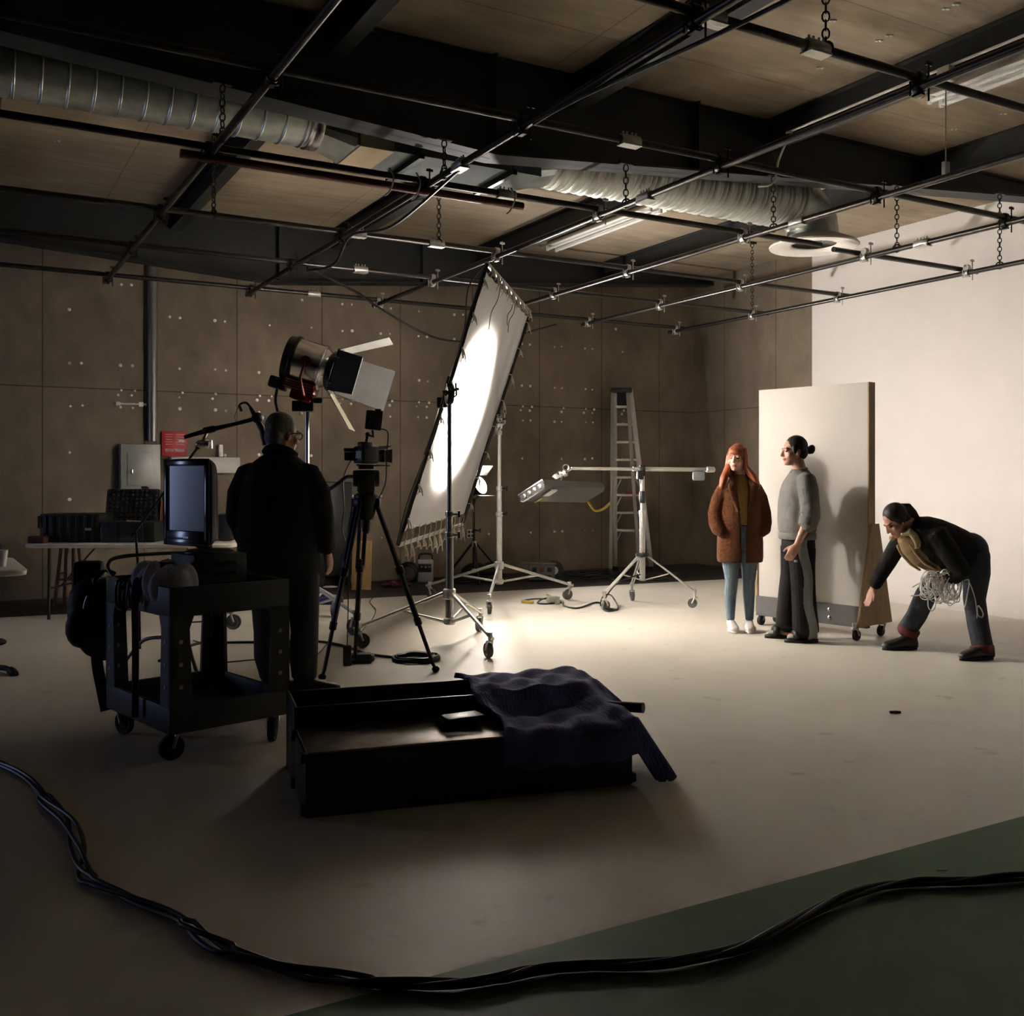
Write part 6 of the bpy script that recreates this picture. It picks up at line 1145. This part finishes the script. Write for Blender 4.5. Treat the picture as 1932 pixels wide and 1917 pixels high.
limb(bm, [(hip + V(0.01, -0.09, -0.05), 0.112), (hip.lerp(kL, 0.5) + V(.02, -.05, 0), 0.10), (kL, 0.082), (kL.lerp(aL, 0.5), 0.078), (aL + V(0, 0, 0.06), 0.076), (aL + V(0, 0, .04), .074)], 18)
P.add('jeans', remesh(bm, 0.0085, 3), M_jd)
for a_, ks in ((aR, kR), (aL, kL)):
    u_ = uv(ks - a_); bm = BM(); b_ = a_ + V(0, 0, 0.02); lathe(bm, [(0.070, -.01), (0.084, 0.0), (0.087, 0.04), (0.082, 0.05), (0.07, 0.05)], b_, u_, 24); P.add('cuff', bm, mat('cuff_red', (0.15, 0.025, 0.035), 0.85, 0, .3, 40, .1), 'rolled red cuff')
    bm = BM(); shoe(bm, (a_.x + 0.075, a_.y, 0.012), (-1, -0.1 if a_ is aR else -.25), 0.285, 0.052, 0.105); sh_ = P.add('boot', bm, mat('boot_black', (0.014, 0.012, 0.011), 0.5, 0, .2, 20)); bm = BM(); sole(bm, (a_.x + 0.08, a_.y), (-1, -0.1 if a_ is aR else -.25), 0.295, 0.055, 0.022); q = P.add('sole', bm, M_rub); q.parent = sh_
# tangle of white cables in her hand
bm = BM(); rng = random.Random(5); ctr = q3(1762, 1092, -0.16)
M4 = pm(P.t)
def wl(p): return M4 @ Vector(p)
for k in range(34):
    c = ctr + V(rng.uniform(-.14, .10), rng.uniform(-.04, .05), rng.uniform(-.06, .04)); ra, rb = rng.uniform(.03, .06), rng.uniform(.06, .12); ph = rng.uniform(0, 6); tl_ = rng.uniform(-.4, .4)
    tube(bm, [wl(c + V(ra * cos(2 * pi * i / 16 + ph) + tl_ * rb * sin(2 * pi * i / 16 + ph), .02 * sin(4 * pi * i / 16), -rb * .5 + rb * sin(2 * pi * i / 16 + ph))) for i in range(16)], 0.0042, 5, True)
def lead(P_): tube(bm, [wl(p) for p in spline(P_, 7)], 0.0045, 6)
lead([q3(1740, 1080, -.16), q3(1735, 1110, -.17), q3(1734, 1138, -.17), q3(1741, 1147, -.17), q3(1747, 1138, -.17), q3(1748, 1112, -.17), q3(1738, 1112, -.17)])
lead([q3(1760, 1090, -.18), q3(1760, 1115, -.18), q3(1761, 1130, -.18), q3(1774, 1132, -.18)])
lead([q3(1750, 1084, -.16), q3(1728, 1092, -.15), q3(1708, 1104, -.14)]); lead([q3(1745, 1108, -.16), q3(1722, 1118, -.15), q3(1704, 1120, -.15)])
lead([q3(1800, 1088, -.24), q3(1806, 1104, -.25), q3(1812, 1124, -.25), q3(1816, 1150, -.25), q3(1824, 1156, -.25), q3(1826, 1148, -.25), q3(1817, 1135, -.25), q3(1815, 1158, -.25)]); lead([q3(1795, 1090, -.22), q3(1803, 1090, -.23), q3(1800, 1120, -.22), q3(1798, 1140, -.2)])
single('cable_tangle', bm, mat('cord_white', (0.92, 0.91, 0.9), 0.4), 'tangle of thin white cables held in the bending woman\'s hand', 'cable')
# ---- 4. man in black, seen from behind ------------------------------------------------------------
k4 = 6.35 / F
def q4(px, py, y=0.0): return V((px - 535) * k4, y, H + (HY - py) * k4)
P = Person('person in black jacket and glasses seen from behind beside the utility cart', (535 - CX) / F * 6.35, 6.35)
hc = q4(532, 820, 0.02); face = uv((0.70, 0.72, -0.10)); Mh = headM(hc, face); R = Mh.to_3x3()
bm = BM(); build_head(bm, Mh, 1.03); limb(bm, [(q4(528, 868), 0.085), (q4(528, 850), 0.064), (q4(530, 832, .01), 0.062)])
loft(bm, [(V(-0.04, 0, z), V(a, 0, 0), V(0, b, 0)) for z, a, b in ((0.80, 0.18, 0.13), (1.0, 0.19, 0.14), (1.25, 0.19, 0.13), (1.42, 0.18, 0.12), (1.50, 0.10, 0.09))], 20)
sR, eR, wR = q4(588, 890, 0), q4(606, 975, 0.0), q4(614, 1042, 0.06); sL, eL, wL = q4(462, 890, 0), q4(450, 975, 0.0), q4(462, 1040, 0.12)
for s_, e_, w_, sg in ((sR, eR, wR, 1), (sL, eL, wL, -1)):
    limb(bm, [(s_, 0.055), (e_, 0.044), (w_, 0.03)]); hand(bm, w_, V(0.12 * sg, 0.25, -0.95), (-sg * 0.85, 0.3, 0), (0, 0.95, .2), 0.6, 1.06)
hR, kR, aR = q4(570, 1080), q4(575, 1190), q4(574, 1282); hL, kL, aL = q4(503, 1080), q4(505, 1190), q4(513, 1282)
for h_, k_, a_ in ((hR, kR, aR), (hL, kL, aL)): trouser_leg(bm, h_, k_, a_, 0.075, 0.05, 0.035); limb(bm, [(V(a_.x, a_.y, 0.055), 0.04), (V(a_.x + 0.12, a_.y + .06, 0.045), 0.036)])
me = remesh(bm, 0.007, 3); paint_head(me, Mh, 1.03); P.add('body', me, [M_skin, M_eye, M_lip, mat('hair_grey', (0.24, 0.23, 0.215), 0.7, 0, .35, 50, .2)])
M_hg = MATS['hair_grey']; bm = BM(); ell(bm, Mh @ V(0, -0.024, 0.046), (0.086, 0.103, 0.100), R, 20); ell(bm, Mh @ V(0, -0.06, -0.02), (0.074, 0.064, 0.07), R, 14)
for s in (-1, 1): ell(bm, Mh @ V(s * 0.072, 0.004, 0.022), (0.014, 0.034, 0.045), R, 10)
P.add('hair', remesh(bm, 0.006, 3), M_hg)
bm = BM()
def hm(x, y, z): return Mh @ (Vector((x, y, z)) * 1.03)
for s in (-1, 1):
    tube(bm, [hm(s * 0.034 + 0.027 * cos(2 * pi * i / 14), 0.104, 0.002 + 0.021 * sin(2 * pi * i / 14)) for i in range(14)], 0.0035, 6, True); tube(bm, [hm(s * 0.06, 0.104, 0.008), hm(s * 0.080, 0.095, 0.010), hm(s * 0.084, 0.02, 0.010), hm(s * 0.082, -0.01, -0.005)], 0.0035, 6)
tube(bm, [hm(-0.008, 0.107, 0.006), hm(0.008, 0.107, 0.006)], 0.003, 6); P.add('glasses', bm, M_blackp)
bm = BM(); cx_ = -0.035
loft(bm, [(V(cx_ + dx, 0.0, z), V(a, 0, 0), V(0, b, 0)) for z, a, b, dx in ((0.735, 0.235, 0.165, 0.01), (0.78, 0.25, 0.175, 0.005), (0.95, 0.255, 0.18, 0), (1.12, 0.25, 0.178, 0), (1.28, 0.245, 0.168, 0), (1.40, 0.225, 0.150, 0), (1.475, 0.16, 0.125, 0.005), (1.525, 0.095, 0.09, 0.01), (1.55, 0.078, 0.078, 0.012))], 30, 0, 2.3)
limb(bm, [(sR + V(-.045, 0, -.01), 0.095), (sR.lerp(eR, .5), 0.092), (eR, 0.082), (eR.lerp(wR, .6), 0.068), (wR.lerp(eR, .08), 0.058)], 18)
limb(bm, [(sL + V(.045, 0, -.01), 0.095), (sL.lerp(eL, .5), 0.092), (eL, 0.082), (eL.lerp(wL, .6), 0.068), (wL.lerp(eL, .08), 0.058)], 18)
P.add('jacket', remesh(bm, 0.009, 4), M_jk)
bm = BM(); tube(bm, spline([q4(500, 852, .0), q4(512, 846, -.07), q4(530, 845, -.09), q4(548, 850, -.06), q4(556, 858, .02)], 5), 0.022, 8); P.add('collar', bm, M_jk)
bm = BM(); M_bt = mat('trousers_black', (0.013, 0.013, 0.016), 0.75, 0, .2, 14, .08)
loft(bm, [(V(0.0, 0, z), V(a, 0, 0), V(0, b, 0)) for z, a, b in ((0.70, 0.20, 0.13), (0.78, 0.205, 0.135), (0.9, 0.19, 0.13))], 24)
for h_, k_, a_ in ((hR, kR, aR), (hL, kL, aL)): limb(bm, [(h_ + V(0, 0, -.02), 0.112), (h_.lerp(k_, .5), 0.10), (k_, 0.088), (k_.lerp(a_, .5) + V(-.005, -.01, 0), 0.092), (a_ + V(0, 0, .05), 0.082), (a_ + V(0, 0, 0.02), .08)], 18)
P.add('trousers', remesh(bm, 0.0085, 3), M_bt)
for a_ in (aR, aL):
    bm = BM(); d_ = (0.93, 0.30, 0); shoe(bm, (a_.x - 0.07, a_.y - 0.02, 0.012), d_, 0.30, 0.055, 0.10); sh_ = P.add('shoe', bm, mat('shoe_brown', (0.018, 0.014, 0.012), 0.5)); bm = BM(); sole(bm, (a_.x - 0.075, a_.y - 0.02), d_, 0.31, 0.058, 0.022); q = P.add('sole', bm, M_rub); q.parent = sh_
